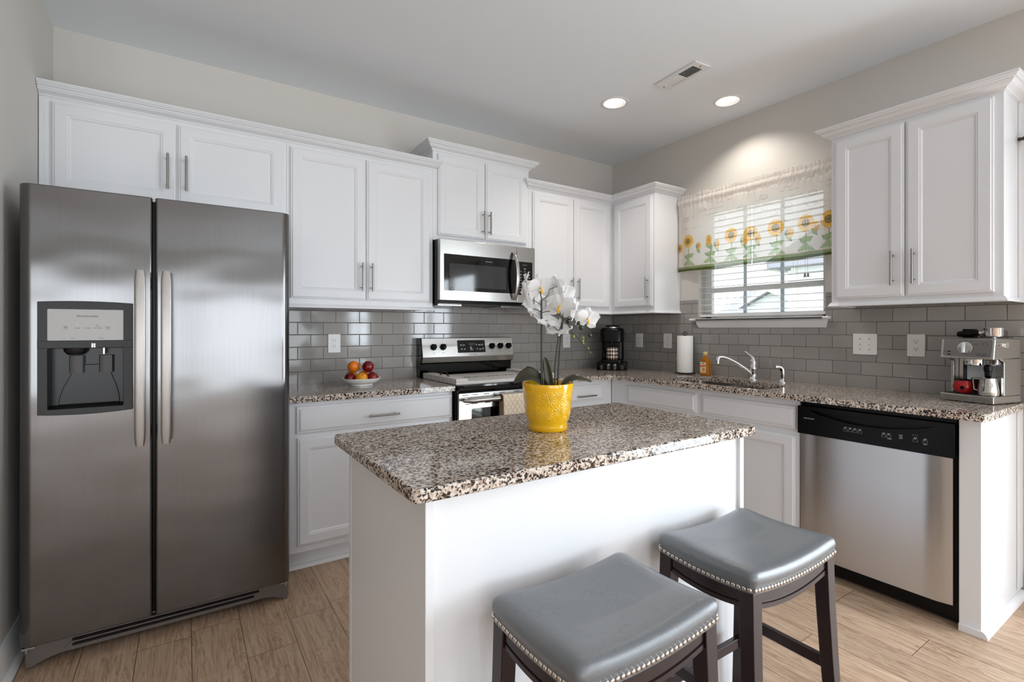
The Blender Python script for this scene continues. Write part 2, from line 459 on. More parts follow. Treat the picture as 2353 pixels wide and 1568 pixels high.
class MB:
    def __init__(s, xf=None):
        s.bm = bmesh.new(); s.xf = xf

    def P(s, p):
        return Vector(s.xf(*p)) if s.xf else Vector(p)

    def box(s, a, b):
        x0, y0, z0 = a; x1, y1, z1 = b
        c = [s.bm.verts.new(s.P(p)) for p in ((x0, y0, z0), (x1, y0, z0), (x1, y1, z0), (x0, y1, z0), (x0, y0, z1), (x1, y0, z1), (x1, y1, z1), (x0, y1, z1))]
        for f in ((0, 1, 2, 3), (4, 5, 6, 7), (0, 1, 5, 4), (1, 2, 6, 5), (2, 3, 7, 6), (3, 0, 4, 7)):
            s.bm.faces.new([c[i] for i in f])
        return s

    def loops(s, L, cap0=True, cap1=True, closed=True, wrap=False):
        V = [[s.bm.verts.new(s.P(p)) for p in l] for l in L]
        n = len(V[0]); pairs = list(zip(V, V[1:]))
        if wrap:
            pairs.append((V[-1], V[0])); cap0 = cap1 = False
        for a, b in pairs:
            for i in range(n if closed else n - 1):
                j = (i + 1) % n
                try:
                    s.bm.faces.new((a[i], a[j], b[j], b[i]))
                except ValueError:
                    pass
        if cap0:
            s.bm.faces.new(V[0])
        if cap1:
            s.bm.faces.new(list(reversed(V[-1])))
        return s

    def lathe(s, prof, n=32, c=(0, 0, 0), cap0=True, cap1=True, sx=1.0, sy=1.0):
        L = [[(c[0] + sx * max(r, 1e-5) * math.cos(2 * math.pi * i / n), c[1] + sy * max(r, 1e-5) * math.sin(2 * math.pi * i / n), c[2] + z) for i in range(n)] for r, z in prof]
        return s.loops(L, cap0, cap1)

    def tube(s, pts, r, n=10, flat=1.0, up=None):
        pts = [Vector(p) for p in pts]; L = []
        rs = r if isinstance(r, (list, tuple)) else [r] * len(pts)
        nrm = None
        for i, p in enumerate(pts):
            t = (pts[min(i + 1, len(pts) - 1)] - pts[max(i - 1, 0)]).normalized()
            if nrm is None:
                a = Vector(up) if up else (Vector((0, 0, 1)) if abs(t.z) < 0.9 else Vector((1, 0, 0)))
                nrm = (a - t * a.dot(t)).normalized()
            else:
                nrm = (nrm - t * nrm.dot(t)).normalized()
            bn = t.cross(nrm)
            L.append([tuple(p + (nrm * math.cos(2 * math.pi * k / n) * flat + bn * math.sin(2 * math.pi * k / n)) * rs[i]) for k in range(n)])
        return s.loops(L)

    def cyl(s, a, b, r, n=16, r2=None):
        return s.tube([a, b], [r, r if r2 is None else r2], n)

    def prism(s, poly, h0, h1, f=lambda a, b, h: (a, b, h)):
        return s.loops([[f(a, b, h0) for a, b in poly], [f(a, b, h1) for a, b in poly]])

    def holed(s, outer, holes, h0, h1, f=lambda a, b, h: (a, b, h)):
        bm2 = bmesh.new(); es = []
        for lp in [outer] + holes:
            vs = [bm2.verts.new((a, b, 0)) for a, b in lp]
            es += [bm2.edges.new((vs[i], vs[(i + 1) % len(vs)])) for i in range(len(vs))]
        bmesh.ops.triangle_fill(bm2, use_beauty=True, use_dissolve=False, edges=es, normal=(0, 0, 1))
        tris = [[(v.co.x, v.co.y) for v in fc.verts] for fc in bm2.faces]; bm2.free()
        cache = {}

        def V(a, b, h):
            k = (round(a, 6), round(b, 6), h)
            if k not in cache:
                cache[k] = s.bm.verts.new(s.P(f(a, b, h)))
            return cache[k]
        for t in tris:
            s.bm.faces.new([V(a, b, h0) for a, b in t]); s.bm.faces.new([V(a, b, h1) for a, b in reversed(t)])
        for lp in [outer] + holes:
            for i in range(len(lp)):
                (a, b), (c, d) = lp[i], lp[(i + 1) % len(lp)]
                s.bm.faces.new((V(a, b, h0), V(c, d, h0), V(c, d, h1), V(a, b, h1)))
        return s

    def grid(s, fn, nu, nv, closed_u=False):
        V = [[s.bm.verts.new(s.P(fn(i / nu, j / nv))) for j in range(nv + 1)] for i in range(nu if closed_u else nu + 1)]
        for i in range(nu):
            a = V[i]; b = V[(i + 1) % len(V)]
            for j in range(nv):
                s.bm.faces.new((a[j], b[j], b[j + 1], a[j + 1]))
        return s

    def sphere(s, c, r, n=16, m=10, sc=(1, 1, 1)):
        L = []
        for j in range(1, m):
            t = math.pi * j / m
            L.append([(c[0] + sc[0] * r * math.sin(t) * math.cos(2 * math.pi * i / n), c[1] + sc[1] * r * math.sin(t) * math.sin(2 * math.pi * i / n), c[2] - sc[2] * r * math.cos(t)) for i in range(n)])
        return s.loops(L)

    def build(s, name, mat, parent=None, smooth=35, bevel=0.0, seg=2, org=None, normals=True):
        bm = s.bm
        o0 = ORG.get(parent, Vector((0, 0, 0))) if parent is not None else Vector(org or (0, 0, 0))
        if o0.length:
            for v in bm.verts:
                v.co -= o0
        if normals:
            bmesh.ops.recalc_face_normals(bm, faces=bm.faces)
        me = bpy.data.meshes.new(name); bm.to_mesh(me); bm.free()
        me.materials.append(mat)
        if smooth:
            me.shade_smooth()
            me.set_sharp_from_angle(angle=R(smooth))
        o = bpy.data.objects.new(name, me); COL.objects.link(o)
        if parent is not None:
            o.parent = parent; ORG[o] = o0
        else:
            o.location = o0; ORG[o] = o0
        if bevel:
            b = o.modifiers.new('bevel', 'BEVEL'); b.width = bevel; b.segments = seg; b.limit_method = 'ANGLE'; b.angle_limit = R(40); b.harden_normals = True
        return o


def rrect(x0, y0, x1, y1, r, n=6):
    rs = r if isinstance(r, (list, tuple)) else [r] * 4
    P = []
    for (cx, cy, a0, q) in ((x0 + rs[0], y0 + rs[0], 180, rs[0]), (x1 - rs[1], y0 + rs[1], 270, rs[1]), (x1 - rs[2], y1 - rs[2], 0, rs[2]), (x0 + rs[3], y1 - rs[3], 90, rs[3])):
        if q < 1e-6:
            P.append((cx, cy)); continue
        for i in range(n + 1):
            a = R(a0 + 90 * i / n); P.append((cx + q * math.cos(a), cy + q * math.sin(a)))
    return P


def PB(u, d, z):      # back wall frame: along the wall, out of the wall, up
    return (u, -d, z)


def PR(u, d, z):      # right wall frame
    return (-d, u, z)


RB = (R(90), 0, 0)
RR = (R(90), 0, R(-90))


def text(name, body, size, mat, parent, loc, rot, depth=0.0004, align='CENTER', sx=1.0):
    c = bpy.data.curves.new(name, 'FONT'); c.body = body; c.size = size; c.extrude = depth; c.align_x = align; c.align_y = 'CENTER'; c.resolution_u = 3
    c.materials.append(mat)
    o = bpy.data.objects.new(name, c); COL.objects.link(o); o.parent = parent
    o.location = Vector(loc) - ORG.get(parent, Vector((0, 0, 0))); o.rotation_euler = rot; o.scale = (sx, 1, 1)
    return o


def cut(o, cutter_mb):
    c = cutter_mb.build('cutter', o.data.materials[0], None, smooth=0)
    c.location = -ORG.get(o, Vector((0, 0, 0))); c.parent = o.parent
    if o.parent is None:
        c.location = (0, 0, 0)
    bpy.context.view_layer.update()
    m = o.modifiers.new('cut', 'BOOLEAN'); m.object = c; m.operation = 'DIFFERENCE'; m.solver = 'EXACT'
    dg = bpy.context.evaluated_depsgraph_get(); me = bpy.data.meshes.new_from_object(o.evaluated_get(dg))
    o.modifiers.remove(m); old = o.data; nm = old.name; o.data = me; bpy.data.meshes.remove(old); me.name = nm
    d = c.data; bpy.data.objects.remove(c); bpy.data.meshes.remove(d)
    me.shade_smooth(); me.set_sharp_from_angle(angle=R(35))


# ------------------------------------------------------------------ the room
struct(MB().box((XW - 0.15, YR - 0.15, -0.1), (0.14, 0.12, 0)).build('floor', M['floor'], smooth=0))
# ceiling with round openings for the two recessed lamps
LAMPS = [(-0.905, -0.938), (-0.300, -1.370)]
FILL_LAMPS = [(-3.0, -4.6), (-1.2, -4.6), (-3.0, -6.6), (-1.2, -6.6)]  # unseen lamps, added to flatten the light in the kitchen


def circ(cx, cy, r, n=40):
    return [(cx + r * math.cos(2 * math.pi * i / n), cy + r * math.sin(2 * math.pi * i / n)) for i in range(n)]


VENT = [(-0.842, -1.282), (-0.822, -1.555)]   # slot centre line, the register is 0.30 x 0.13
vc = Vector((-0.832, -1.4165)); va = math.atan2(-0.316, -0.0226)
struct(MB().holed([(XW - 0.15, YR - 0.15), (0.14, YR - 0.15), (0.14, 0.12), (XW - 0.15, 0.12)],
                  [circ(x, y, 0.0775) for x, y in LAMPS + FILL_LAMPS], H, H + 0.02).build('ceiling', M['ceiling'], smooth=0))
struct(MB().box((XL - 0.15, 0, 0), (0.14, 0.12, H)).build('wall_back', M['wall'], smooth=0))
struct(MB().box((XL - 0.13, -1.02, 0), (XL, 0, H)).build('wall_left', M['wall'], smooth=0))
struct(MB().box((XW - 0.13, -1.02, 0), (XL - 0.1301, -0.90, H)).build('wall_living', M['wall'], smooth=0))
struct(MB().box((XW - 0.13, YR - 0.13, 0), (XW, -1.0201, H)).build('wall_far_left', M['wall'], smooth=0))
WIN = [(-1.838, 1.333), (-0.930, 1.333), (-0.930, 2.20), (-1.838, 2.20)]
DOOR = [(-5.02, 0.02), (-3.38, 0.02), (-3.38, 2.08), (-5.02, 2.08)]
SIDEW = [(-9.0, 0.82), (-7.4, 0.82), (-7.4, 2.08), (-9.0, 2.08)]
struct(MB().holed([(YR - 0.13, 0), (0, 0), (0, H), (YR - 0.13, H)], [WIN, DOOR, SIDEW], 0, 0.13, lambda a, b, h: (h, a, b)).build('wall_right', M['wall'], smooth=0))
RD = [(-3.62, 0.02), (-0.48, 0.02), (-0.48, 2.20), (-3.62, 2.20)]
RW = [(-7.12, 0.02), (-3.98, 0.02), (-3.98, 2.20), (-7.12, 2.20)]
struct(MB().holed([(XW, 0), (0, 0), (0, H), (XW, H)], [RD, RW], 0, -0.13, lambda a, b, h: (a, YR + h, b)).build('wall_rear', M['wall'], smooth=0))


def opening_frame(name, P, u0, u1, z0, z1, mull, d0, d1, w, mat, hor=()):
    b = MB(P)
    b.box((u0, d0, z0), (u0 + w, d1, z1)).box((u1 - w, d0, z0), (u1, d1, z1)).box((u0, d0, z1 - w), (u1, d1, z1)).box((u0, d0, z0), (u1, d1, z0 + w))
    for m in mull:
        b.box((m - w * 0.6, d0, z0), (m + w * 0.6, d1, z1))
    for h in hor:
        b.box((u0, d0, h - w / 2), (u1, d1, h + w / 2))
    return struct(b.build(name, mat, smooth=0))


opening_frame('door_1', PR, -5.02, -3.38, 0.02, 2.08, [-4.2], -0.07, -0.01, 0.07, M['trimwhite'])
opening_frame('window_2', PR, -9.0, -7.4, 0.82, 2.08, [-8.2], -0.07, -0.01, 0.05, M['trimwhite'], (1.45,))
opening_frame('door_3', lambda u, d, z: (u, YR + d, z), -7.12, -3.98, 0.02, 2.20, [-6.07, -5.03], -0.07, -0.01, 0.07, M['trimwhite'])
opening_frame('door_2', lambda u, d, z: (u, YR + d, z), -3.62, -0.48, 0.02, 2.20, [-2.57, -1.53], -0.07, -0.01, 0.07, M['trimwhite'])
# casing round the glass door
cs = MB(PR)
cs.box((-3.38, 0, 0.0), (-3.30, 0.018, 2.16)).box((-5.10, 0, 0.0), (-5.02, 0.018, 2.16)).box((-5.10, 0, 2.08), (-3.30, 0.018, 2.16))
struct(cs.build('trim_1', M['trimwhite'], bevel=0.003))


def baseboard(name, P, u0, u1, h=0.125):
    prof = [(0, 0), (0.016, 0), (0.016, h - 0.03), (0.010, h - 0.012), (0.006, h), (0, h)]
    b = MB(P); b.loops([[(u, d, z) for d, z in prof] for u in (u0, u1)])
    q = [(0.016, 0)] + [(0.016 + 0.019 * math.cos(R(a)), 0.019 * math.sin(R(a))) for a in (0, 22, 45, 68, 90)]
    b.loops([[(u, d, z) for d, z in q] for u in (u0, u1)])
    return struct(b.build(name, M['trimwhite'], smooth=40))


baseboard('baseboard_left', lambda u, d, z: (XL + d, u, z), -1.02, -0.001)
baseboard('baseboard_right', PR, -3.30, -2.722)
baseboard('baseboard_rear', lambda u, d, z: (u, YR + d, z), -0.48, 0)

# tiled backsplashes
struct(MB().box((-3.0, -0.009, 0.914), (-0.0005, -0.0002, 1.45)).build('trim_2', M['tile_back'], smooth=0), 'grey subway tile backsplash on the back wall')
bs = [(-2.748, 0.914), (-0.0092, 0.914), (-0.0092, 1.384), (-0.764, 1.384), (-0.764, 1.482), (-0.926, 1.482), (-0.926, 1.32), (-1.842, 1.32), (-1.842, 1.482), (-2.003, 1.482), (-2.003, 1.384), (-2.748, 1.384)]
struct(MB().prism(bs, 0.0002, 0.009, lambda a, b, h: (-h, a, b)).build('trim_3', M['tile_right'], smooth=0, bevel=0.0012), 'grey subway tile backsplash round the kitchen window')

# kitchen window: frame, sashes, glass
wf = MB(PR)
wf.box((-1.838, -0.125, 1.333), (-1.785, -0.085, 2.20)).box((-0.983, -0.125, 1.333), (-0.930, -0.085, 2.20)).box((-1.838, -0.125, 1.333), (-0.930, -0.085, 1.375)).box((-1.838, -0.125, 2.15), (-0.930, -0.085, 2.20))
wf.box((-1.785, -0.115, 1.535), (-0.983, -0.085, 1.570))
win = struct(wf.build('window_1', M['trimwhite'], smooth=0, bevel=0.002))
mt = MB(PR)
for y in (-1.2444, -1.515):
    mt.box((y - 0.012, -0.112, 1.37), (y + 0.012, -0.104, 2.16))
mt.build('muntins', M['bluegrey'], win, smooth=0)
MB(PR).box((-1.79, -0.110, 1.37), (-0.978, -0.106, 2.16)).build('glass_pane', M['pane'], win, smooth=0)
# window stool and apron
st = MB(PR)
st.loops([[(u, d, z) for d, z in ((-0.085, 1.318), (0.040, 1.318), (0.046, 1.324), (0.046, 1.330), (0.040, 1.336), (-0.085, 1.336))] for u in (-1.8379, -0.9301)])
st.loops([[(u, d, z) for d, z in ((0.0092, 1.318), (0.040, 1.318), (0.046, 1.324), (0.046, 1.330), (0.040, 1.336), (0.0092, 1.336))] for u in (-1.872, -0.876)])
ap = [(0.0092, 1.266), (0.012, 1.266), (0.030, 1.300), (0.030, 1.318), (0.0092, 1.318)]
st.loops([[(u + (0.012 if z < 1.28 else 0) * sg, d, z) for d, z in ap] for u, sg in ((-1.858, 1), (-0.928, -1))])
struct(st.build('trim_4', M['trimwhite'], smooth=40), 'white window stool and apron under the kitchen window')


# ------------------------------------------------------------------ cabinet builders
def panel_door(name, parent, P, u0, u1, z0, z1, d0):
    b = MB(P)
    rings = [(0, d0), (0, d0 + 0.011), (0.0035, d0 + 0.0135), (0.008, d0 + 0.0145), (0.011, d0 + 0.0185), (0.052, d0 + 0.0185), (0.055, d0 + 0.0160), (0.060, d0 + 0.0150), (0.064, d0 + 0.0115), (0.067, d0 + 0.0095)]
    L = [[(u0 + i, d, z0 + i), (u1 - i, d, z0 + i), (u1 - i, d, z1 - i), (u0 + i, d, z1 - i)] for i, d in rings]
    return b.loops(L).build(name, M['white'], parent, smooth=20)


def slab_front(name, parent, P, u0, u1, z0, z1, d0):
    b = MB(P)
    rings = [(0, d0), (0, d0 + 0.009), (0.004, d0 + 0.0115), (0.010, d0 + 0.0125), (0.016, d0 + 0.0165), (0.020, d0 + 0.0185)]
    L = [[(u0 + i, d, z0 + i), (u1 - i, d, z0 + i), (u1 - i, d, z1 - i), (u0 + i, d, z1 - i)] for i, d in rings]
    return b.loops(L).build(name, M['white'], parent, smooth=20)


def pull(parent, P, u, z, d0, length, vert=True):
    b = MB(P); h = length / 2; s = 0.030; k = h - 0.022
    if vert:
        b.cyl((u, d0 + s, z - h), (u, d0 + s, z + h), 0.0058, 14)
        for q in (-k, k):
            b.cyl((u, d0, z + q), (u, d0 + s, z + q), 0.0042, 10)
    else:
        b.cyl((u - h, d0 + s, z), (u + h, d0 + s, z), 0.0058, 14)
        for q in (-k, k):
            b.cyl((u + q, d0, z), (u + q, d0 + s, z), 0.0042, 10)
    return b.build('handle', M['nickel'], parent)


def sweep(path, prof, i0=0, i1=None):
    """path: list of (x,y) at the cabinet face, outward side on the right hand when walking; prof: (out, z); mitred at every corner"""
    n = len(path); L = []
    for k in range(n):
        p = Vector(path[k]); ds = []
        if k > 0:
            ds.append((Vector(path[k]) - Vector(path[k - 1])).normalized())
        if k < n - 1:
            ds.append((Vector(path[k + 1]) - Vector(path[k])).normalized())
        ns = [Vector((d.y, -d.x)) for d in ds]
        if len(ns) == 1:
            m = ns[0]
        else:
            m = (ns[0] + ns[1]) / (1 + ns[0].dot(ns[1]))
        L.append([(p.x + m.x * o, p.y + m.y * o, z) for o, z in prof])
    return L[i0:i1]


def crown_prof(z0, h=0.060, w=0.060):
    p = [(0, 0), (0.05, 0), (0.05, 0.08), (0.14, 0.10), (0.17, 0.18), (0.24, 0.24), (0.36, 0.30), (0.52, 0.38), (0.60, 0.50), (0.66, 0.55), (0.66, 0.62), (0.80, 0.66), (0.86, 0.76), (0.94, 0.80), (0.94, 0.88), (1.0, 0.90), (1.0, 1.0), (0, 1.0)]
    return [(a * w, z0 + b * h) for a, b in p]


def rail_prof(z0):
    return [(0, z0), (0.014, z0), (0.014, z0 + 0.006), (0.008, z0 + 0.013), (0.004, z0 + 0.022), (0, z0 + 0.022)]


FD = 0.305       # depth of the upper boxes
ZU, ZT = 1.386, 2.305


def upper(label, P, u0, u1, z0, z1, doors, handles, group='white upper cabinets', hz=(1.4843, 1.6556)):
    x, y, z = P((u0 + u1) / 2, 0, z0)
    t = thing('wall_cabinet', label, 'cabinet', (x, y, z), group=group)
    MB(P).box((u0, 0.0015, z0), (u1, FD, z1)).build('body', M['white'], t, smooth=0, bevel=0.0015)
    for i, (a, b, c, d) in enumerate(doors):
        dr = panel_door('door', t, P, a, b, c, d, FD + 0.0005)
        hu = handles[i]
        pull(dr, P, hu, (hz[0] + hz[1]) / 2, FD + 0.019, hz[1] - hz[0])
    return t


# above the fridge and left two-door run share one continuous crown but are separate boxes
Xa, Xb, Xc, Xd = -3.853, -2.829, -1.9385, -1.163
path = [(Xa, -FD), (Xb, -FD), (Xc, -FD), (Xc, -FD + 0.0008)]
cb = upper('white two-door wall cabinet above the refrigerator', PB, Xa, Xb, 1.852, ZT, [(-3.8083, -3.3445, 1.885, 2.287), (-3.3345, -2.846, 1.885, 2.287)], (-3.377, -3.300), hz=(1.950, 2.125))
MB().loops(sweep(path, crown_prof(2.302), 0, 2)).build('crown_moulding', M['white'], cb, smooth=25)
MB(PB).box((Xa + 0.0005, FD, 1.852), (-3.834, FD + 0.012, ZT - 0.001)).build('filler_strip', M['white'], cb, smooth=0, bevel=0.002)
cb = upper('white two-door wall cabinet between the refrigerator and the microwave', PB, Xb + 0.0005, Xc, ZU, ZT, [(-2.810, -2.3875, 1.432, 2.287), (-2.3795, -1.960, 1.432, 2.287)], (-2.412, -2.352))
MB().loops(sweep(path, crown_prof(2.302), 1, 4)).build('crown_moulding', M['white'], cb, smooth=25)
MB().loops(sweep([(Xb + 0.0005, -FD), (Xc, -FD), (Xc, -FD + 0.0008)], rail_prof(1.380))).build('light_rail', M['white'], cb, smooth=25)
# raised cabinet above the microwave
cb = upper('raised white two-door wall cabinet above the microwave', PB, Xc + 0.0005, Xd, 1.848, 2.437, [(-1.9041, -1.5486, 1.883, 2.421), (-1.5406, -1.187, 1.883, 2.421)], (-1.569, -1.517), hz=(1.915, 2.075))
MB().loops(sweep([(Xc + 0.0005, -0.002), (Xc + 0.0005, -FD), (Xd, -FD), (Xd, -0.002)], crown_prof(2.435))).build('crown_moulding', M['white'], cb, smooth=25)
# corner pair
cpath = [(Xd + 0.0005, -FD + 0.0008), (Xd + 0.0005, -FD), (-FD, -FD), (-FD, -0.762), (-0.0015, -0.762)]
cb = upper('white two-door wall cabinet on the back wall in the corner right of the microwave', PB, Xd + 0.0005, -0.002, ZU, ZT, [(-1.131, -0.7362, 1.432, 2.287), (-0.7282, -0.344, 1.432, 2.287)], (-0.765, -0.700))
MB().loops(sweep(cpath, crown_prof(2.302), 0, 3)).build('crown_moulding', M['white'], cb, smooth=25)
MB().loops(sweep(cpath, rail_prof(1.380), 0, 3)).build('light_rail', M['white'], cb, smooth=25)
cb = upper('white single-door wall cabinet between the corner and the kitchen window', PR, -0.762, -FD - 0.0008, ZU, ZT, [(-0.7455, -0.3465, 1.432, 2.287)], (-0.712,))
MB().loops(sweep(cpath, crown_prof(2.302), 2, 5)).build('crown_moulding', M['white'], cb, smooth=25)
MB().loops(sweep(cpath, rail_prof(1.380), 2, 5)).build('light_rail', M['white'], cb, smooth=25)
# right two-door
cb = upper('white two-door wall cabinet right of the sunflower valance', PR, -2.7025, -2.0065, ZU, ZT, [(-2.3435, -2.0312, 1.420, 2.287), (-2.673, -2.3515, 1.420, 2.287)], (-2.300, -2.387), hz=(1.478, 1.648))
rpath = [(-0.0015, -2.0065), (-FD, -2.0065), (-FD, -2.7025), (-0.0015, -2.7025)]
MB().loops(sweep(rpath, crown_prof(2.302))).build('crown_moulding', M['white'], cb, smooth=25)
MB().loops(sweep(rpath, rail_prof(1.380))).build('light_rail', M['white'], cb, smooth=25)
MB().box((-0.088, -2.714, ZU), (-0.0105, -2.703, ZT - 0.002)).build('scribe_strip', M['white'], cb, smooth=0, bevel=0.002)

# base cabinets
BD = 0.600


def base(label, P, u0, u1, zt=0.8805, open_top=False):
    x, y, z = P((u0 + u1) / 2, 0, 0)
    t = thing('base_cabinet', label, 'cabinet', (x, y, 0), group='white base cabinets')
    b = MB(P)
    if open_top:
        b.box((u0, 0.012, 0.105), (u0 + 0.018, BD, zt)).box((u1 - 0.018, 0.012, 0.105), (u1, BD, zt)).box((u0 + 0.0181, 0.012, 0.105), (u1 - 0.0181, BD, 0.123)).box((u0 + 0.0181, 0.012, 0.1231), (u1 - 0.0181, 0.024, zt)).box((u0 + 0.0181, BD - 0.02, 0.1231), (u1 - 0.0181, BD, zt))
    else:
        b.box((u0, 0.012, 0.105), (u1, BD, zt))
    b.build('body', M['white'], t, smooth=0, bevel=0.0015)
    k = MB(P); k.box((u0, 0.02, 0), (u1, 0.535, 0.1045)); k.build('toe_kick', M['white'], t, smooth=0)
    return t


bc = base('white base cabinet with wide drawer left of the range', PB, -2.862, -1.9415)
dr = slab_front('drawer_front', bc, PB, -2.8298, -1.9493, 0.7185, 0.858, BD + 0.0005); pull(dr, PB, -2.380, 0.780, BD + 0.019, 0.175, False)
panel_door('door', bc, PB, -2.8260, -2.392, 0.1418, 0.6945, BD + 0.0005); panel_door('door', bc, PB, -2.384, -1.9493, 0.1418, 0.6945, BD + 0.0005)
q = MB(PB); q.loops([[(u, 0.536 + 0.019 * math.cos(R(a)), 0.019 * math.sin(R(a))) for a in (0, 22, 45, 68, 90)] + [(u, 0.536, 0)] for u in (-2.862, -1.9415)])
struct(q.build('trim_5', M['trimwhite'], smooth=40))
bc = base('white base cabinet with narrow drawer right of the range', PB, -1.1625, -0.602)
dr = slab_front('drawer_front', bc, PB, -1.110, -0.6965, 0.7285, 0.846, BD + 0.0005); pull(dr, PB, -0.882, 0.772, BD + 0.019, 0.175, False)
panel_door('door', bc, PB, -1.110, -0.6965, 0.1418, 0.6945, BD + 0.0005)
bc = base('white sink base cabinet with two false fronts under the sink', PR, -1.9835, -BD - 0.0015, 0.8805, True)
slab_front('false_front', bc, PR, -1.3541, -0.7742, 0.7240, 0.846, BD + 0.0005); slab_front('false_front', bc, PR, -1.967, -1.3953, 0.7240, 0.846, BD + 0.0005)
panel_door('door', bc, PR, -1.3541, -0.7742, 0.1418, 0.6900, BD + 0.0005); panel_door('door', bc, PR, -1.9640, -1.3953, 0.1418, 0.6900, BD + 0.0005)
# end panel beside the dishwasher
ep = thing('end_panel', 'white end panel closing the counter run right of the dishwasher', 'panel', (-0.3, -2.66, 0))
MB().box((-0.6005, -2.6975, 0), (-0.0105, -2.6275, 0.8812)).build('panel', M['white'], ep, smooth=0, bevel=0.0015)
MB().box((-0.085, -2.7055, 0.045), (-0.0105, -2.698, 0.879)).build('scribe_strip', M['white'], ep, smooth=0, bevel=0.002)
qp = [(0, 0), (0.022, 0), (0.0205, 0.010), (0.016, 0.020), (0.008, 0.028), (0, 0.030)]
sh = MB()
sh.loops([[(x, -2.698 - d, z) for d, z in qp] for x in (-0.611, -0.0105)])
sh.box((-0.611, -2.698, 0), (-0.601, -2.6285, 0.028))
sh.build('shoe_moulding', M['white'], ep, smooth=40)

# ------------------------------------------------------------------ worktops
ZC = 0.914
g = MB(); g.prism(rrect(-2.872, -0.647, -1.9395, -0.0005, [0.002, 0.012, 0.002, 0.002]), 0.8825, ZC)
tag(g.build('countertop', M['granite'], bevel=0.006, seg=3), 'short speckled granite countertop under the fruit bowl', 'countertop')
outer = [(-1.1640, -0.647), (-0.715, -0.647)] + [(-0.715 + 0.07 * math.sin(R(a)), -0.717 + 0.07 * math.cos(R(a))) for a in (15, 30, 45, 60, 75)] + [(-0.645, -0.717)]
outer += [(-0.645 + 0.02 * (1 - math.cos(R(a))), -2.7004 - 0.02 * math.sin(R(a))) for a in (0, 22, 45, 68, 90)]
outer += [(-0.0005, -2.7204), (-0.0005, -0.0005), (-1.1640, -0.0005)]


def smooth_poly(P, n=6):
    out = []; m = len(P)
    for i in range(m):
        p0, p1, p2, p3 = (Vector(P[(i + k) % m]) for k in (-1, 0, 1, 2))
        for j in range(n):
            t = j / n
            q = 0.5 * ((2 * p1) + (p2 - p0) * t + (2 * p0 - 5 * p1 + 4 * p2 - p3) * t * t + (3 * p1 - p0 - 3 * p2 + p3) * t ** 3)
            out.append((q.x, q.y))
    return out


hole = smooth_poly([(-0.545, -1.075), (-0.42, -1.052), (-0.28, -1.075), (-0.18, -1.16), (-0.168, -1.30), (-0.215, -1.46), (-0.262, -1.60), (-0.262, -1.70), (-0.33, -1.765), (-0.46, -1.782), (-0.555, -1.76), (-0.588, -1.62), (-0.588, -1.24), (-0.585, -1.13)], 5)
g = MB(); g.holed(outer, [hole], 0.8825, ZC)
tag(g.build('countertop', M['granite'], bevel=0.005, seg=3), 'long L-shaped speckled granite countertop holding the sink', 'countertop')
# sink
sk = thing('kitchen_sink', 'undermount stainless double-bowl sink set into the L-shaped granite countertop', 'sink', (-0.38, -1.42, 0.70))
def shrink(P, f, c):
    return [(c[0] + (x - c[0]) * f, c[1] + (y - c[1]) * f) for x, y in P]
cc = (-0.39, -1.41)
fl = MB(); fl.holed(shrink(hole, 1.09, cc), [rrect(-0.572, -1.385, -0.19, -1.085, 0.06), rrect(-0.572, -1.755, -0.27, -1.415, 0.06)], 0.8785, 0.8818)
fl.build('rim', M['sinksteel'], sk, smooth=30)
for (x0, y0, x1, y1) in ((-0.572, -1.385, -0.19, -1.085), (-0.572, -1.755, -0.27, -1.415)):
    b = MB(); rings = []
    for ins, z in ((0.0, 0.8800), (0.003, 0.76), (0.012, 0.715), (0.04, 0.702), (0.09, 0.699)):
        rings.append([(x, y, z) for x, y in rrect(x0 + ins, y0 + ins, x1 - ins, y1 - ins, max(0.06 - ins * 0.4, 0.02))])
    b.loops(rings, cap0=False, cap1=True); bo = b.build('basin', M['sinksteel'], sk, smooth=50)
    MB().lathe([(0.001, 0.7005), (0.03, 0.7005), (0.04, 0.703), (0.043, 0.7005), (0.043, 0.6995)], 20, ((x0 + x1) / 2, (y0 + y1) / 2, 0)).build('drain', M['chrome'], bo)

TEXTW = []


def textw(name, body, width, mat, parent, loc, rot, height=None, depth=0.0003):
    o = text(name, body, height or 0.01, mat, parent, loc, rot, depth)
    TEXTW.append((o, width)); return o


def arc_poly(x0, x1, z0, z1, sag0, sag1, n=14, r=0.008):
    """rectangle whose bottom and top edges bulge outwards"""
    P = [(x0 + (x1 - x0) * i / n, z0 - sag0 * (1 - (2 * i / n - 1) ** 2)) for i in range(n + 1)]
    P += [(x1 - (x1 - x0) * i / n, z1 + sag1 * (1 - (2 * i / n - 1) ** 2)) for i in range(n + 1)]
    return P


Fy = lambda a, b, h: (a, -h, b)     # polygon in the (x, z) plane, extruded out of the back wall

# ------------------------------------------------------------------ refrigerator
fr = thing('refrigerator', 'large side-by-side stainless refrigerator with ice and water dispenser against the left wall', 'refrigerator', (-3.354, -0.45, 0))
MB().box((-3.800, -0.806, 0.03), (-2.906, -0.04, 1.765)).build('body', M['fridgeside'], fr, bevel=0.006)
fz = MB().prism(rrect(-3.8067, -0.882, -3.4149, -0.8125, [0.038, 0.010, 0.004, 0.004], 8), 0.105, 1.784).build('freezer_door', M['fridge'], fr, bevel=0.0)
cut(fz, MB().box((-3.7285, -0.95, 0.955), (-3.5035, -0.824, 1.19)))
fd = MB().prism(rrect(-3.405, -0.882, -2.902, -0.8125, [0.010, 0.038, 0.004, 0.004], 8), 0.105, 1.784).build('fridge_door', M['fridge'], fr, bevel=0.0)
for d in (fz, fd):
    b = d.modifiers.new('bevel', 'BEVEL'); b.width = 0.004; b.segments = 2; b.limit_method = 'ANGLE'; b.angle_limit = R(50); b.harden_normals = True
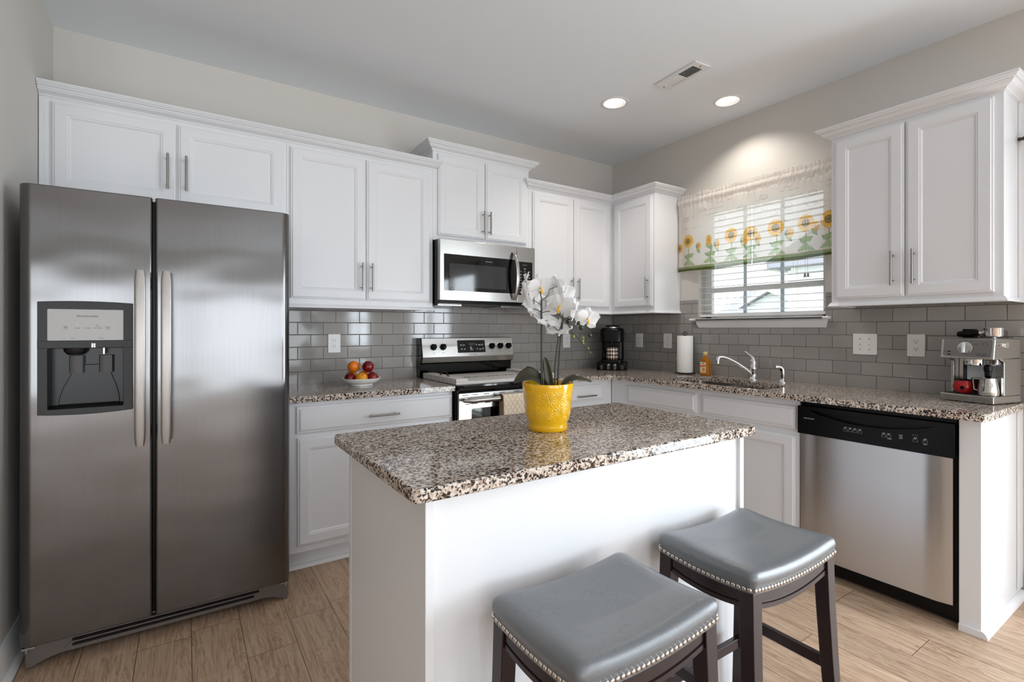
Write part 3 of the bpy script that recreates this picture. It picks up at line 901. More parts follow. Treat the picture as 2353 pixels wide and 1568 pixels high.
MB().box((-3.4148, -0.835, 0.11), (-3.4051, -0.8065, 1.775)).build('door_gasket', M['black'], fr, smooth=0)


def fridge_handle(par, x, z0, z1):
    b = MB(); w = 0.0175; L = []
    n = 18
    for i in range(n + 1):
        t = i / n; z = z0 + (z1 - z0) * t
        out = 0.930 + 0.008 * math.sin(math.pi * t)
        e = min(t, 1 - t) * (z1 - z0)
        k = 1.0 if e > 0.02 else 0.80 + 0.2 * math.sqrt(max(0, 1 - (1 - e / 0.02) ** 2))
        th = 0.014
        L.append([(x + w * k * math.cos(a), -(out - th) - th * (0.75 + 0.25 * math.sin(a)) * (1 if math.sin(a) > -0.2 else 0.4) * 1.0, z) for a in [2 * math.pi * q / 16 for q in range(16)]])
    b.loops(L)
    for z in (z0 + 0.045, z1 - 0.045):
        b.box((x - 0.012, -0.922, z - 0.022), (x + 0.012, -0.8822, z + 0.022))
    return b.build('handle', M['handle'], par, smooth=50)


fridge_handle(fz, -3.4520, 0.800, 1.486); fridge_handle(fd, -3.3680, 0.800, 1.487)
bz = MB(); bz.holed(arc_poly(-3.7530, -3.4760, 0.9420, 1.3560, 0.007, 0.005), [rrect(-3.7255, 0.960, -3.5065, 1.1835, 0.003, 2)], 0.8815, 0.8885, Fy)
bz.build('dispenser_bezel', M['darkgrey'], fz, bevel=0.002)
MB().box((-3.7530, -0.8905, 1.1845), (-3.4760, -0.8800, 1.2125)).build('dispenser_band', M['darkgrey'], fz, bevel=0.0015)
MB().prism(rrect(-3.7255, 1.2130, -3.5055, 1.3300, 0.003, 3), 0.8880, 0.8898, Fy).build('control_panel', plain('satin_grey_panel', (150, 148, 146), 0.42, 0.5), fz, bevel=0.0006)
rc = MB(); rc.loops([[(x0, y, z0), (x1, y, z0), (x1, y, z1), (x0, y, z1)] for x0, x1, z0, z1, y in ((-3.7275, -3.5045, 0.958, 1.187, -0.8822), (-3.7225, -3.5095, 0.968, 1.187, -0.828))], cap0=False)
rc.build('dispenser_recess', M['recess'], fz, smooth=0)
bell = [(-3.705, 0.969), (-3.700, 1.00), (-3.690, 1.035), (-3.677, 1.062), (-3.668, 1.085), (-3.668, 1.12), (-3.548, 1.12), (-3.548, 1.085), (-3.540, 1.06), (-3.530, 1.03), (-3.524, 1.0), (-3.521, 0.969)]
MB().prism(bell, 0.8275, 0.8345, Fy).build('splash_plate', M['recess'], fz, bevel=0.0025, seg=3)
for x in (-3.650, -3.562):
    pd = MB(); pd.loops([[(x + sx * 0.023, y, z) for sx, y in ((-1, -0.836), (-0.8, -0.853), (0, -0.858), (0.8, -0.853), (1, -0.836))] for z in (1.088, 1.094, 1.155)])
    pd.build('paddle', M['paddle'], fz, smooth=45)
MB().lathe([(0.036, 1.187), (0.034, 1.172), (0.024, 1.160), (0.018, 1.158)], 24, (-3.652, -0.853, 0), sy=0.6).build('ice_chute', M['recess'], fz)
MB().cyl((-3.567, -0.868, 1.186), (-3.567, -0.868, 1.160), 0.0055).build('water_nozzle', M['chrome'], fz)
MB().box((-3.6010, -0.8920, 1.186), (-3.5960, -0.8904, 1.202)).box((-3.5945, -0.8920, 1.186), (-3.5895, -0.8904, 1.202)).build('badge', M['nickel'], fz, smooth=0)
Y0 = -0.8899
textw('logo_lettering', 'FRIGIDAIRE', 0.062, M['ink'], fz, (-3.6125, Y0, 1.3035), RB, 0.0095)
for bdy, x, z, w in (('Cube', -3.6420, 1.2595, 0.017), ('Crush', -3.6118, 1.2595, 0.018), ('On\u00b7Off', -3.5818, 1.2595, 0.022), ('Ice', -3.6555, 1.2215, 0.008), ('Water', -3.5720, 1.2215, 0.017),
                     ('Water', -3.6745, 1.2650, 0.012), ('Filter', -3.6745, 1.2600, 0.011), ('Control', -3.5527, 1.2640, 0.014), ('Lock', -3.5527, 1.2595, 0.009)):
    textw('button_lettering', bdy, w, M['ink'], fz, (x, Y0, z), RB, 0.006)
bl = MB()
for x in (-3.6745, -3.5527):
    bl.box((x - 0.009, Y0 - 0.0002, 1.2535), (x + 0.009, Y0, 1.2541))
c0 = (-3.5830, 1.2705)
bl.loops([[(c0[0] + q * math.cos(a), y, c0[1] + q * math.sin(a)) for q, y in ((0.0034, Y0), (0.0034, Y0 - 0.0002), (0.0028, Y0 - 0.0002), (0.0028, Y0))] for a in [R(-60 + 300 * i / 16) for i in range(17)]])
bl.box((c0[0] - 0.0014, Y0 - 0.0002, 1.2648), (c0[0] + 0.0014, Y0, 1.2670))
bl.build('button_lettering', M['ink'], fz, smooth=0)
MB().sphere((-3.6420, Y0, 1.2735), 0.0012, 8, 6).build('indicator_light', M['led'], fz)
# toe grille with curved feet
tg = MB()
tg.holed([(-3.700, 0.030), (-3.000, 0.030), (-2.960, 0.022), (-2.930, 0.006), (-2.908, 0.004), (-2.905, 0.012), (-2.905, 0.075), (-2.93, 0.090), (-2.97, 0.100), (-3.73, 0.100), (-3.77, 0.090), (-3.797, 0.075), (-3.797, 0.012), (-3.793, 0.004), (-3.775, 0.006), (-3.740, 0.022)],
         [rrect(-3.665, 0.045 + 0.018 * k, -3.045 + 0.02 * k, 0.056 + 0.018 * k, 0.004, 3) for k in range(3)], 0.800, 0.828, Fy)
tg.build('toe_grille', plain('taupe_grille_plastic', (92, 84, 80), 0.4), fr, bevel=0.004)
MB().box((-3.68, -0.806, 0.035), (-3.02, -0.801, 0.1)).build('grille_backing', M['black'], fr, smooth=0)
for x, sg in ((-3.780, -1), (-2.925, 1)):
    b = MB(); b.box((x - 0.018, -0.868, 0.092), (x + 0.018, -0.820, 0.0985)).cyl((x + sg * 0.006, -0.858, 0.078), (x + sg * 0.006, -0.858, 0.1045), 0.006)
    b.build('bottom_hinge', M['nickel'], fr)
for x in (-3.76, -2.95):
    MB().box((x - 0.03, -0.84, 1.7655), (x + 0.03, -0.74, 1.790)).build('hinge_cover', M['fridgeside'], fr, bevel=0.006)

# ------------------------------------------------------------------ microwave
mw = thing('microwave', 'stainless over-the-range microwave mounted under the raised cabinet', 'microwave', (-1.55, -0.2, 1.42))
MB(PB).box((-1.9310, 0.0115, 1.4240), (-1.1720, 0.362, 1.8450)).build('body', M['black'], mw, bevel=0.002)
Fp = lambda a, b, h: (a, h, b)
md = MB(PB).prism(rrect(-1.9310, 1.4440, -1.3305, 1.8450, 0.006, 3), 0.3625, 0.4000, Fp).build('door', M['steel'], mw, bevel=0.004, seg=3)
cp = MB(PB).prism(rrect(-1.3290, 1.4440, -1.1720, 1.8450, 0.004, 3), 0.3625, 0.3990, Fp).build('control_side', M['steel'], mw, bevel=0.003)
MB(PB).prism(rrect(-1.9015, 1.5075, -1.3318, 1.7480, 0.004, 3), 0.3995, 0.4012, Fp).build('door_glass', M['blackgloss'], md, smooth=0)
MB(PB).prism(rrect(-1.8620, 1.5330, -1.4225, 1.6880, 0.002, 2), 0.4011, 0.4015, Fp).build('door_window', plain('dark_screen_glass', (52, 53, 55), 0.06), md, smooth=0)
MB(PB).prism(rrect(-1.3280, 1.5005, -1.1960, 1.7390, 0.004, 3), 0.3985, 0.4002, Fp).build('keypad', M['blackgloss'], cp, smooth=0)
hb = MB(PB); L = []
for i in range(21):
    t = i / 20; z = 1.462 + 0.338 * t; o_ = 0.405 + 0.052 * math.sin(math.pi * t) ** 0.6
    L.append([(-1.360 + 0.015 * math.cos(a), o_ + 0.009 * math.sin(a), z) for a in [2 * math.pi * q / 14 for q in range(14)]])
hb.loops(L); hb.build('handle', M['smoothsteel'], md, smooth=60)
b = MB(PB); b.loops([[(u, d, z) for d, z in ((0.0115, 1.4235), (0.392, 1.4235), (0.396, 1.4430), (0.0115, 1.4430))] for u in (-1.9305, -1.1725)]); b.build('vent_base', M['black'], mw, smooth=0)
for x in (-1.90, -1.40):
    MB(PB).box((x, 0.05, 1.4130), (x + 0.18, 0.30, 1.4234)).build('grease_filter', M['steel'], mw, bevel=0.002)
textw('logo_lettering', 'FRIGIDAIRE', 0.052, M['inkwhite'], md, (-1.563, -0.4014, 1.716), RB, 0.008)
textw('clock_digits', '12:11', 0.034, M['digit'], cp, (-1.262, -0.4004, 1.716), RB, 0.014)
km = MB(PB)
rng = random.Random(5)
for r_ in range(9):
    for c_ in range(3):
        if r_ == 0 and c_ != 1:
            continue
        u = -1.300 + 0.038 * c_; z = 1.690 - 0.021 * r_
        w = 0.009 * rng.uniform(0.6, 1.1); km.box((u - w, 0.4001, z - 0.0012), (u + w, 0.4004, z + 0.0012))
        if r_ in (0, 2, 3):
            km.box((u - w * 0.8, 0.4001, z - 0.0062), (u + w * 0.8, 0.4004, z - 0.0040))
km.build('key_lettering', M['inkwhite'], cp, smooth=0)

# ------------------------------------------------------------------ range
rg = thing('range', 'stainless electric range with knobs on its backguard below the microwave', 'stove', (-1.55, -0.34, 0))
RX0, RX1 = -1.9330, -1.1690
MB().box((RX0, -0.632, 0.02), (RX1, -0.02, 0.898)).build('body', M['black'], rg, bevel=0.003)
MB().prism(rrect(RX0 - 0.002, -0.655, RX1 + 0.002, -0.075, 0.006, 3), 0.8985, 0.9145).build('cooktop', M['blackgloss'], rg, bevel=0.003)
b = MB(); b.loops([[(x, y, z) for y, z in ((-0.632, 0.868), (-0.662, 0.870), (-0.668, 0.884), (-0.660, 0.8980), (-0.632, 0.8982))] for x in (RX0 + 0.004, RX1 - 0.004)])
b.build('front_manifold', M['blackgloss'], rg, smooth=50)
# backguard
b = MB(); b.loops([[(x, y, z) for y, z in ((-0.0105, 0.9146), (-0.072, 0.9146), (-0.078, 1.010), (-0.094, 1.016), (-0.106, 1.056), (-0.083, 1.188), (-0.075, 1.193), (-0.0105, 1.193))] for x in (RX0 + 0.0005, RX1 - 0.0005)])
b.build('backguard', M['blackgloss'], rg, smooth=0, bevel=0.002)
b = MB(); b.loops([[(x, y, z) for y, z in ((-0.098, 1.0175), (-0.114, 1.0580), (-0.0885, 1.1900), (-0.0838, 1.1890), (-0.1062, 1.0575), (-0.0945, 1.0185))] for x in (RX0 + 0.008, RX1 - 0.003)])
cpn = b.build('control_panel', M['steel'], rg, smooth=0, bevel=0.0008)
slope = math.atan2(0.0255, 0.132)           # the panel leans back


def on_panel(x, z, out=0.0):
    t = (z - 1.058) / 0.132
    return (x, -0.114 + 0.0255 * t - out * math.cos(slope), z + out * math.sin(slope))


RP = (R(90) - slope, 0, 0)
nrm = Vector((0, -math.cos(slope), math.sin(slope)))
for x in (-1.8400, -1.7660, -1.3600, -1.2860, -1.2110):
    z = 1.1275
    a = Vector(on_panel(x, z, 0.0005)); b = MB(); b.tube([a, a + nrm * 0.004, a + nrm * 0.0045, a + nrm * 0.024, a + nrm * 0.026], [0.0235, 0.0235, 0.0195, 0.0170, 0.0150], 24)
    kn = b.build('knob', M['black'], cpn, smooth=40)
    b = MB(); px = Vector((1, 0, 0)); pz = Vector((0, math.sin(slope), math.cos(slope))); q = a + nrm * 0.026
    dirv = (px * 0.42 + pz * 0.9).normalized(); sd = dirv.cross(nrm)
    b.loops([[tuple(q + nrm * h + dirv * l * 0.0175 + sd * s_ * w) for l, s_ in ((-1, -1), (1, -1), (1, 1), (-1, 1))] for h, w in ((-0.002, 0.0055), (0.008, 0.0035))])
    b.build('knob_grip', M['black'], cpn, bevel=0.001)
    b = MB(); q2 = Vector(on_panel(x, 1.0860, 0.0004)); b.box((q2.x - 0.006, q2.y - 0.0003, q2.z - 0.004), (q2.x + 0.006, q2.y + 0.0003, q2.z - 0.0034)); b.box((q2.x - 0.006, q2.y - 0.0003, q2.z + 0.0034), (q2.x + 0.006, q2.y + 0.0003, q2.z + 0.004)); b.box((q2.x - 0.006, q2.y - 0.0003, q2.z - 0.004), (q2.x - 0.0054, q2.y + 0.0003, q2.z + 0.004)); b.box((q2.x + 0.0054, q2.y - 0.0003, q2.z - 0.004), (q2.x + 0.006, q2.y + 0.0003, q2.z + 0.004)); b.box((q2.x + 0.002, q2.y - 0.0003, q2.z - 0.0025), (q2.x + 0.004, q2.y + 0.0003, q2.z - 0.0005))
    b.build('burner_mark', M['ink'], cpn, smooth=0)
b = MB(); pts = rrect(-1.6500, 1.0830, -1.4190, 1.1740, 0.006, 4)
b.loops([[on_panel(x, z, h) for x, z in pts] for h in (0.0002, 0.0018)])
disp = b.build('display_panel', M['blackgloss'], cpn, smooth=0)
textw('clock_digits', '12:11', 0.046, M['digit'], cpn, on_panel(-1.532, 1.1450, 0.0020), RP, 0.02)
textw('logo_lettering', 'FRIGIDAIRE', 0.062, M['ink'], cpn, on_panel(-1.526, 1.0690, 0.0004), RP, 0.009)
km = MB()
for x, z, w in ((-1.622, 1.141, .009), (-1.599, 1.141, .009), (-1.619, 1.112, .007), (-1.594, 1.112, .007), (-1.542, 1.126, .006), (-1.540, 1.117, .009), (-1.536, 1.108, .013), (-1.492, 1.143, .006), (-1.467, 1.141, .010), (-1.444, 1.141, .008), (-1.489, 1.112, .006), (-1.463, 1.109, .009), (-1.440, 1.112, .009)):
    for dz in (0, -0.0055):
        p = Vector(on_panel(x, z + dz, 0.0019)); km.box((p.x - w, p.y - 0.0003, p.z - 0.0014), (p.x + w, p.y + 0.0003, p.z + 0.0014)); w *= 0.8
km.build('key_lettering', M['inkwhite'], cpn, smooth=0)
# oven door with window, handle and vent slots
od = MB().holed(rrect(RX0 + 0.007, 0.175, RX1 - 0.007, 0.8640, 0.004, 3), [rrect(-1.8400, 0.40, -1.2620, 0.7690, 0.012, 4)], 0.6325, 0.6600, Fy).build('oven_door', M['steel'], rg, bevel=0.002)
MB().prism(rrect(-1.8405, 0.3995, -1.2615, 0.7695, 0.012, 4), 0.6330, 0.6570, Fy).build('oven_window', M['blackgloss'], od, smooth=0)
for z, xs in ((0.8535, (-1.905, -1.835, -1.755, -1.64, -1.53)), (0.7985, (-1.885, -1.84, -1.745, -1.65))):
    for x in xs:
        MB().box((x, -0.6606, z - 0.0022), (x + 0.042, -0.6595, z + 0.0022)).build('vent_slot', M['slot'], od, smooth=0)
hb = MB(); L = []
for i in range(15):
    t = i / 14; x = -1.9165 + 0.7330 * t; e = min(t, 1 - t) * 0.733
    k = 1.0 if e > 0.02 else 0.55 + 0.45 * math.sqrt(max(0, 1 - (1 - e / 0.02) ** 2)); yo = -0.705 if e > 0.03 else -0.700
    L.append([(x, yo - 0.012 * k * math.cos(a), 0.8245 + 0.0165 * k * math.sin(a)) for a in [2 * math.pi * q / 16 for q in range(16)]])
hb.loops(L)
for x in (-1.88, -1.22):
    hb.box((x - 0.014, -0.700, 0.815), (x + 0.014, -0.6602, 0.834))
hb.build('handle', M['handle'], od, smooth=50)
MB().box((RX0 + 0.007, -0.655, 0.025), (RX1 - 0.007, -0.6325, 0.165)).build('storage_drawer', M['steel'], rg, bevel=0.003)

# quilted towel over the oven handle
tw = MB(); L = []
def towel_sec(x):
    w1 = 0.004 * math.sin(x * 23.0)
    return [(x, -0.6845 + w1 * 0.3, 0.60), (x, -0.6860, 0.70), (x, -0.6870, 0.80), (x, -0.6880, 0.838), (x, -0.698, 0.8475), (x, -0.712, 0.8475), (x, -0.7255, 0.838), (x, -0.7290 + w1, 0.79), (x, -0.7300 + w1 * 2, 0.70), (x, -0.7310 + w1 * 3, 0.60), (x, -0.7310 + w1 * 3, 0.50)]
for i in range(25):
    s_ = towel_sec(-1.652 + 0.42 * i / 24)
    inner = [(x, y * 0 + (y + 0.0035 if y < -0.705 else y - 0.0035 if z < 0.84 else y), z - (0.0035 if z > 0.842 else 0)) for x, y, z in s_]
    L.append(s_ + inner[::-1])
tw.loops(L)
tag(tw.build('kitchen_towel', M['quilt'], smooth=60), 'quilted beige towel folded over the oven door handle', 'towel')
bx = MB().tube([Vector(p) + Vector((-0.0022, 0, 0)) for p in towel_sec(-1.652)], 0.0045, 8).build('binding', M['tancloth'], bpy.data.objects['kitchen_towel'])

# wooden board covering the burners
nb = thing('stove_cover', 'whitewashed wooden cover board with black handles over the stove burners', 'board', (-1.55, -0.38, 0.915))
MB().box((-1.9300, -0.630, 0.9150), (-1.1660, -0.128, 0.9335)).build('board', M['board'], nb, bevel=0.0015)
for x0, x1 in ((-1.9300, -1.8480), (-1.2480, -1.1660)):
    MB().box((x0, -0.630, 0.9336), (x1, -0.128, 0.9520)).build('batten', M['board'], nb, bevel=0.0015)
for x in (-1.889, -1.207):
    b = MB(); pts = [(x, -0.325, 0.9525), (x, -0.335, 0.966), (x, -0.347, 0.976), (x, -0.380, 0.9785), (x, -0.413, 0.976), (x, -0.425, 0.966), (x, -0.435, 0.9525)]
    b.tube(pts, 0.0048, 8); b.box((x - 0.007, -0.332, 0.9522), (x + 0.007, -0.305, 0.9545)).box((x - 0.007, -0.455, 0.9522), (x + 0.007, -0.428, 0.9545))
    b.build('handle', M['blackmatte'], nb)
# worn script-like brush marks painted across the board
rng = random.Random(11); mk = MB()
x = -1.80
while x < -1.29:
    h = rng.uniform(0.02, 0.07); w = rng.uniform(0.012, 0.030); y = -0.385 + rng.uniform(-0.02, 0.02)
    pts = [(x + w * t, y + h * (0.5 * math.sin(2 * math.pi * t + rng.uniform(-0.6, 0.6)) + 0.2 * (t - 0.5)), 0.9336) for t in [i / 7 for i in range(8)]]
    for p, q in zip(pts, pts[1:]):
        dx, dy = q[0] - p[0], q[1] - p[1]; l = math.hypot(dx, dy) + 1e-9; s_ = rng.uniform(0.0016, 0.0040)
        ox, oy = -dy / l * s_, dx / l * s_
        mk.loops([[(p[0] + ox, p[1] + oy, z), (p[0] - ox, p[1] - oy, z), (q[0] - ox, q[1] - oy, z), (q[0] + ox, q[1] + oy, z)] for z in (0.9334, 0.9338)])
    x += w + rng.uniform(0.002, 0.012)
mk.build('painted_script', M['ink'], nb, smooth=0)

# ------------------------------------------------------------------ dishwasher
dw = thing('dishwasher', 'stainless dishwasher with black control panel between sink cabinet and end panel', 'dishwasher', (-0.32, -2.30, 0))
MB(PR).box((-2.6240, 0.03, 0.02), (-1.9860, 0.575, 0.8780)).build('body', M['black'], dw, smooth=0)
dd = MB(PR); L = []
for i in range(13):
    t = i / 12; u = -2.6105 + 0.619 * t; e = min(t, 1 - t) * 0.619
    f = 0.622 + 0.004 * math.sin(math.pi * t) - (0.012 * (1 - e / 0.02) ** 2 if e < 0.02 else 0)
    L.append([(u, 0.5755, 0.0930), (u, f, 0.0930), (u, f, 0.7140), (u, 0.5755, 0.7140)])
dd.loops(L); door = dd.build('door', M['dwsteel'], dw, smooth=40)
cp = MB(PR).prism(rrect(-2.6190, 0.7145, -1.9865, 0.8580, 0.003, 2), 0.5755, 0.6290, Fp).build('control_panel', M['black'], dw, smooth=30)
n = 20; pk = [(-2.560 + 0.520 * i / n, 0.838 - 0.042 * (math.sin(math.pi * i / n) ** 0.8)) for i in range(n + 1)]
pk = [(-2.560, 0.8385)] + pk[1:-1] + [(-2.040, 0.8385)]
cut(cp, MB(PR).prism(pk, 0.604, 0.66, Fp))
cp.modifiers.new('bevel', 'BEVEL').width = 0.0015; cp.modifiers['bevel'].limit_method = 'ANGLE'
b = MB(PR); b.loops([[(u, d, z) for d, z in ((0.605, 0.828), (0.624, 0.8385), (0.605, 0.8385))] for u in (-2.33, -2.22)]); b.build('latch_grip', M['darkgrey'], cp, smooth=0)
MB(PR).box((-2.6190, 0.5755, 0.8585), (-1.9900, 0.600, 0.8780)).build('gap_shade_strip', M['black'], dw, smooth=0, bevel=0.002)  # black strip standing in for the dark gap above the control panel
textw('logo_lettering', 'FRIGIDAIRE', 0.050, M['inkwhite'], cp, (-0.6294, -2.0430, 0.7960), RR, 0.0085)
km = MB(PR)
def mark(u, z, w, h=0.0012):
    km.box((u - w, 0.6290, z - h), (u + w, 0.6294, z + h))
for u in (-2.2120, -2.2330, -2.2530, -2.2740, -2.3700, -2.3900, -2.4880, -2.5230):
    mark(u, 0.7785, 0.006); mark(u + 0.002, 0.7745, 0.0035, 0.0008)
    for zz_ in (0.7610, 0.7715):
        mark(u, zz_, 0.0085, 0.0003)
    km.box((u - 0.0085, 0.6290, 0.7610), (u - 0.0080, 0.6294, 0.7715)); km.box((u + 0.0080, 0.6290, 0.7610), (u + 0.0085, 0.6294, 0.7715))
for z in (0.7805, 0.7735, 0.7665):
    mark(-2.4350, z, 0.0065)
for u in (-2.4800, -2.4880, -2.4960):
    mark(u, 0.7900, 0.0012, 0.0012)
mark(-2.3920, 0.7560, 0.008); mark(-2.5230, 0.7560, 0.006)
km.build('key_lettering', M['inkwhite'], cp, smooth=0)
MB(PR).box((-2.6240, 0.500, 0.0), (-1.9860, 0.545, 0.0925)).build('toe_panel', M['toekick'], dw, smooth=0)

# ------------------------------------------------------------------ island
il = thing('island_cabinet', 'white kitchen island base with plain panels and corner posts under the granite top', 'island', (-2.243, -2.0, 0))
MB().box((-2.8470, -2.290, 0.0), (-1.640, -1.695, 0.8805)).build('body', M['white'], il, smooth=0)
for (x0, y0, x1, y1) in ((-2.8570, -2.302, -2.8340, -2.279), (-1.6500, -2.302, -1.6270, -2.279), (-2.8570, -1.706, -2.8340, -1.683), (-1.6500, -1.706, -1.6270, -1.683)):
    MB().box((x0, y0, 0), (x1, y1, 0.8810)).build('corner_post', M['white'], il, smooth=0, bevel=0.002)
for (x0, y0, x1, y1) in ((-2.8560, -2.2785, -2.8475, -1.7065), (-1.6395, -2.2785, -1.6310, -1.7065)):
    MB().box((x0, y0, 0.0), (x1, y1, 0.8805)).build('side_panel', M['white'], il, smooth=0)
panel_door('door', il, lambda u, d, z: (u, -1.695 + d, z), -2.825, -2.245, 0.13, 0.86, 0.0005); panel_door('door', il, lambda u, d, z: (u, -1.695 + d, z), -2.240, -1.66, 0.13, 0.86, 0.0005)
g = MB(); g.prism(rrect(-2.9020, -2.3462, -1.6180, -1.6640, 0.018, 6), 0.8815, ZC)
tag(g.build('island_countertop', M['granite'], bevel=0.006, seg=3), 'speckled granite island top under the yellow flower pot', 'countertop')

# ------------------------------------------------------------------ ceiling fittings
def recessed(x, y, label, group, watt):
    t = thing('recessed_light', label, 'ceiling light', (x, y, H), group=group)
    b = MB(); b.lathe([(0.074, 0.0), (0.074, -0.003), (0.080, -0.005), (0.091, -0.003), (0.094, -0.0005), (0.094, 0.0)], 48, (x, y, H), cap0=False, cap1=False)
    b.build('trim_ring', M['trimwhite'], t, smooth=50)
    b = MB(); b.lathe([(0.0765, -0.003), (0.072, 0.02), (0.062, 0.045), (0.056, 0.060), (0.056, 0.075)], 40, (x, y, H), cap0=False, cap1=True); b.build('reflector', M['trimwhite'], t, smooth=60)
    b = MB(); b.lathe([(0.050, 0.040), (0.050, 0.026), (0.042, 0.018), (0.02, 0.0145), (0.001, 0.014)], 32, (x, y, H)); b.build('bulb', M['lamp'], t, smooth=60)
    l = bpy.data.lights.new('bulb_light', 'SPOT'); l.shadow_soft_size = 0.008; l.energy = watt * 5; l.color = WARM; l.spot_size = R(125); l.spot_blend = 0.7
    o = bpy.data.objects.new('bulb_light', l); COL.objects.link(o); o.parent = t; o.location = (0, 0, 0.004)
    return t


recessed(*LAMPS[0], 'lit recessed ceiling light left of the air vent', 'recessed ceiling lights', 5)
recessed(*LAMPS[1], 'lit recessed ceiling light right of the vent near the window wall', 'recessed ceiling lights', 4.5)
for i, (x, y) in enumerate(FILL_LAMPS):
    recessed(x, y, 'added recessed fill light behind the viewpoint in the living area', 'added fill lights of the living area', 7)

vt = thing('air_vent', 'white metal louvred air register in the ceiling', 'vent', (vc.x, vc.y, H), R(90 - 4.1), local=True)
b = MB(); b.holed(rrect(-0.158, -0.065, 0.158, 0.065, 0.004, 2), [rrect(-0.118, -0.040, -0.004, 0.040, 0.002, 2), rrect(0.004, -0.040, 0.118, 0.040, 0.002, 2)], -0.0002, -0.008)
b.build('frame', M['vent'], vt, bevel=0.003)
MB().box((-0.120, -0.042, -0.0012), (0.120, 0.042, -0.0004)).build('duct_shade_backing', M['black'], vt, smooth=0)  # black sheet below the uncut ceiling stands in for the duct's darkness
sl = MB()
for sgn, x0 in ((-1, -0.113), (1, 0.009)):
    for k in range(10):
        x = x0 + 0.0115 * k; w = 0.0052
        sl.loops([[(x + w * c_ , yy, z) for c_, z in ((0, -0.0016 - 0.003 * (1 - sgn)), (0.16, -0.0016 - 0.003 * (1 - sgn)), (1.0, -0.0016 - 0.003 * (1 + sgn)), (0.84, -0.0016 - 0.003 * (1 + sgn)))] for yy in (-0.040, 0.040)])
sl.build('louvre_grille', M['vent'], vt, smooth=0)
for x in (-0.138, 0.138):
    MB().sphere((x, 0, -0.0082), 0.004, 8, 6).build('screw', M['slot'], vt)


# ------------------------------------------------------------------ outlets and switches
def plate(label, P, rot, u, z, w, kinds, cat='outlet', group='wall plates on the backsplash'):
    x, y, zz = P(u, 0.0095, z)
    t = thing('wall_outlet' if cat == 'outlet' else 'light_switch', label, cat, (x, y, zz), rot, group, local=True)
    Fl = lambda a, b, h: (a, -h, b)
    MB().prism(rrect(-w / 2, -0.0605, w / 2, 0.0605, 0.004, 3), 0.0, 0.0065, Fl).build('cover_plate', M['plastic'], t, bevel=0.003, seg=3)
    for off, k in kinds:
        sc = MB()
        for q in (-0.048, 0.048):
            sc.sphere((off, -0.0066, q if k != 'toggle' else q * 0.63), 0.0028, 8, 6, (1, 0.3, 1))
        sc.build('screw_studs', M['slot'] if k == 'toggle' else M['plastic'], t)
        if k == 'toggle':
            MB().box((off - 0.0055, -0.0072, -0.0125), (off + 0.0055, -0.0064, 0.0125)).build('slot_surround', M['plastic'], t, smooth=0)
            b = MB(); b.loops([[(off - 0.0042, -0.0070, -0.006), (off + 0.0042, -0.0070, -0.006), (off + 0.0042, -0.0070, 0.006), (off - 0.0042, -0.0070, 0.006)], [(off - 0.0034, -0.017, 0.003), (off + 0.0034, -0.017, 0.003), (off + 0.0034, -0.015, 0.010), (off - 0.0034, -0.015, 0.010)]])
            b.build('toggle', M['plastic'], t, bevel=0.001)
        elif k == 'decora':
            MB().prism(rrect(off - 0.0165, -0.0335, off + 0.0165, 0.0335, 0.002, 2), 0.0060, 0.0085, Fl).build('receptacle', M['plastic'], t, bevel=0.0008)
            sl = MB()
            for q in (-0.019, 0.019):
                for xx in (-0.006, 0.006):
                    sl.box((off + xx - 0.0011, -0.0088, q + 0.000), (off + xx + 0.0011, -0.0084, q + 0.008))
                sl.cyl((off, -0.0088, q - 0.007), (off, -0.0084, q - 0.007), 0.0024, 10)
            sl.build('slot_grille', M['slot'], t, smooth=0)
            sl = MB()
            for q in (-0.0035, 0.0035):
                sl.box((off - 0.006, -0.0095, q - 0.002), (off + 0.006, -0.0084, q + 0.002))
            sl.build('test_buttons', M['plastic'], t, bevel=0.0005)
        else:
            for q in (-0.0195, 0.0195):
                b = MB(); P2 = [(off + 0.0165 * math.cos(R(a)), q + max(-0.0135, min(0.0135, 0.0165 * math.sin(R(a))))) for a in range(0, 360, 12)]
                b.prism(P2, 0.0060, 0.0080, Fl); rc_ = b.build('receptacle', M['plastic'], t, bevel=0.0006)
                sl = MB()
                for xx in (-0.006, 0.006):
                    sl.box((off + xx - 0.0011, -0.0083, q - 0.001), (off + xx + 0.0011, -0.0079, q + 0.007))
                sl.cyl((off, -0.0083, q - 0.0075), (off, -0.0079, q - 0.0075), 0.0025, 10)
                sl.build('slot_grille', M['slot'], rc_, smooth=0)
    return t


PHR = R(-90)
plate('white outlet with test buttons on the back wall above the fruit bowl', PB, 0, -2.4975, 1.163, 0.079, [(0, 'decora')])
plate('white outlet on the back wall half hidden behind the orchid flowers', PB, 0, -0.5535, 1.155, 0.079, [(0, 'decora')])
plate('white outlet on the right wall beside the black coffee maker', PR, PHR, -0.341, 1.159, 0.080, [(0, 'duplex')])
plate('white single toggle switch left of the paper towel roll', PR, PHR, -0.646, 1.160, 0.082, [(0, 'toggle')], 'light switch')
plate('white double toggle switch plate right of the kitchen window', PR, PHR, -2.0545, 1.168, 0.122, [(-0.023, 'toggle'), (0.023, 'toggle')], 'light switch')
plate('white duplex outlet just left of the espresso machine', PR, PHR, -2.2960, 1.168, 0.080, [(0, 'duplex')])

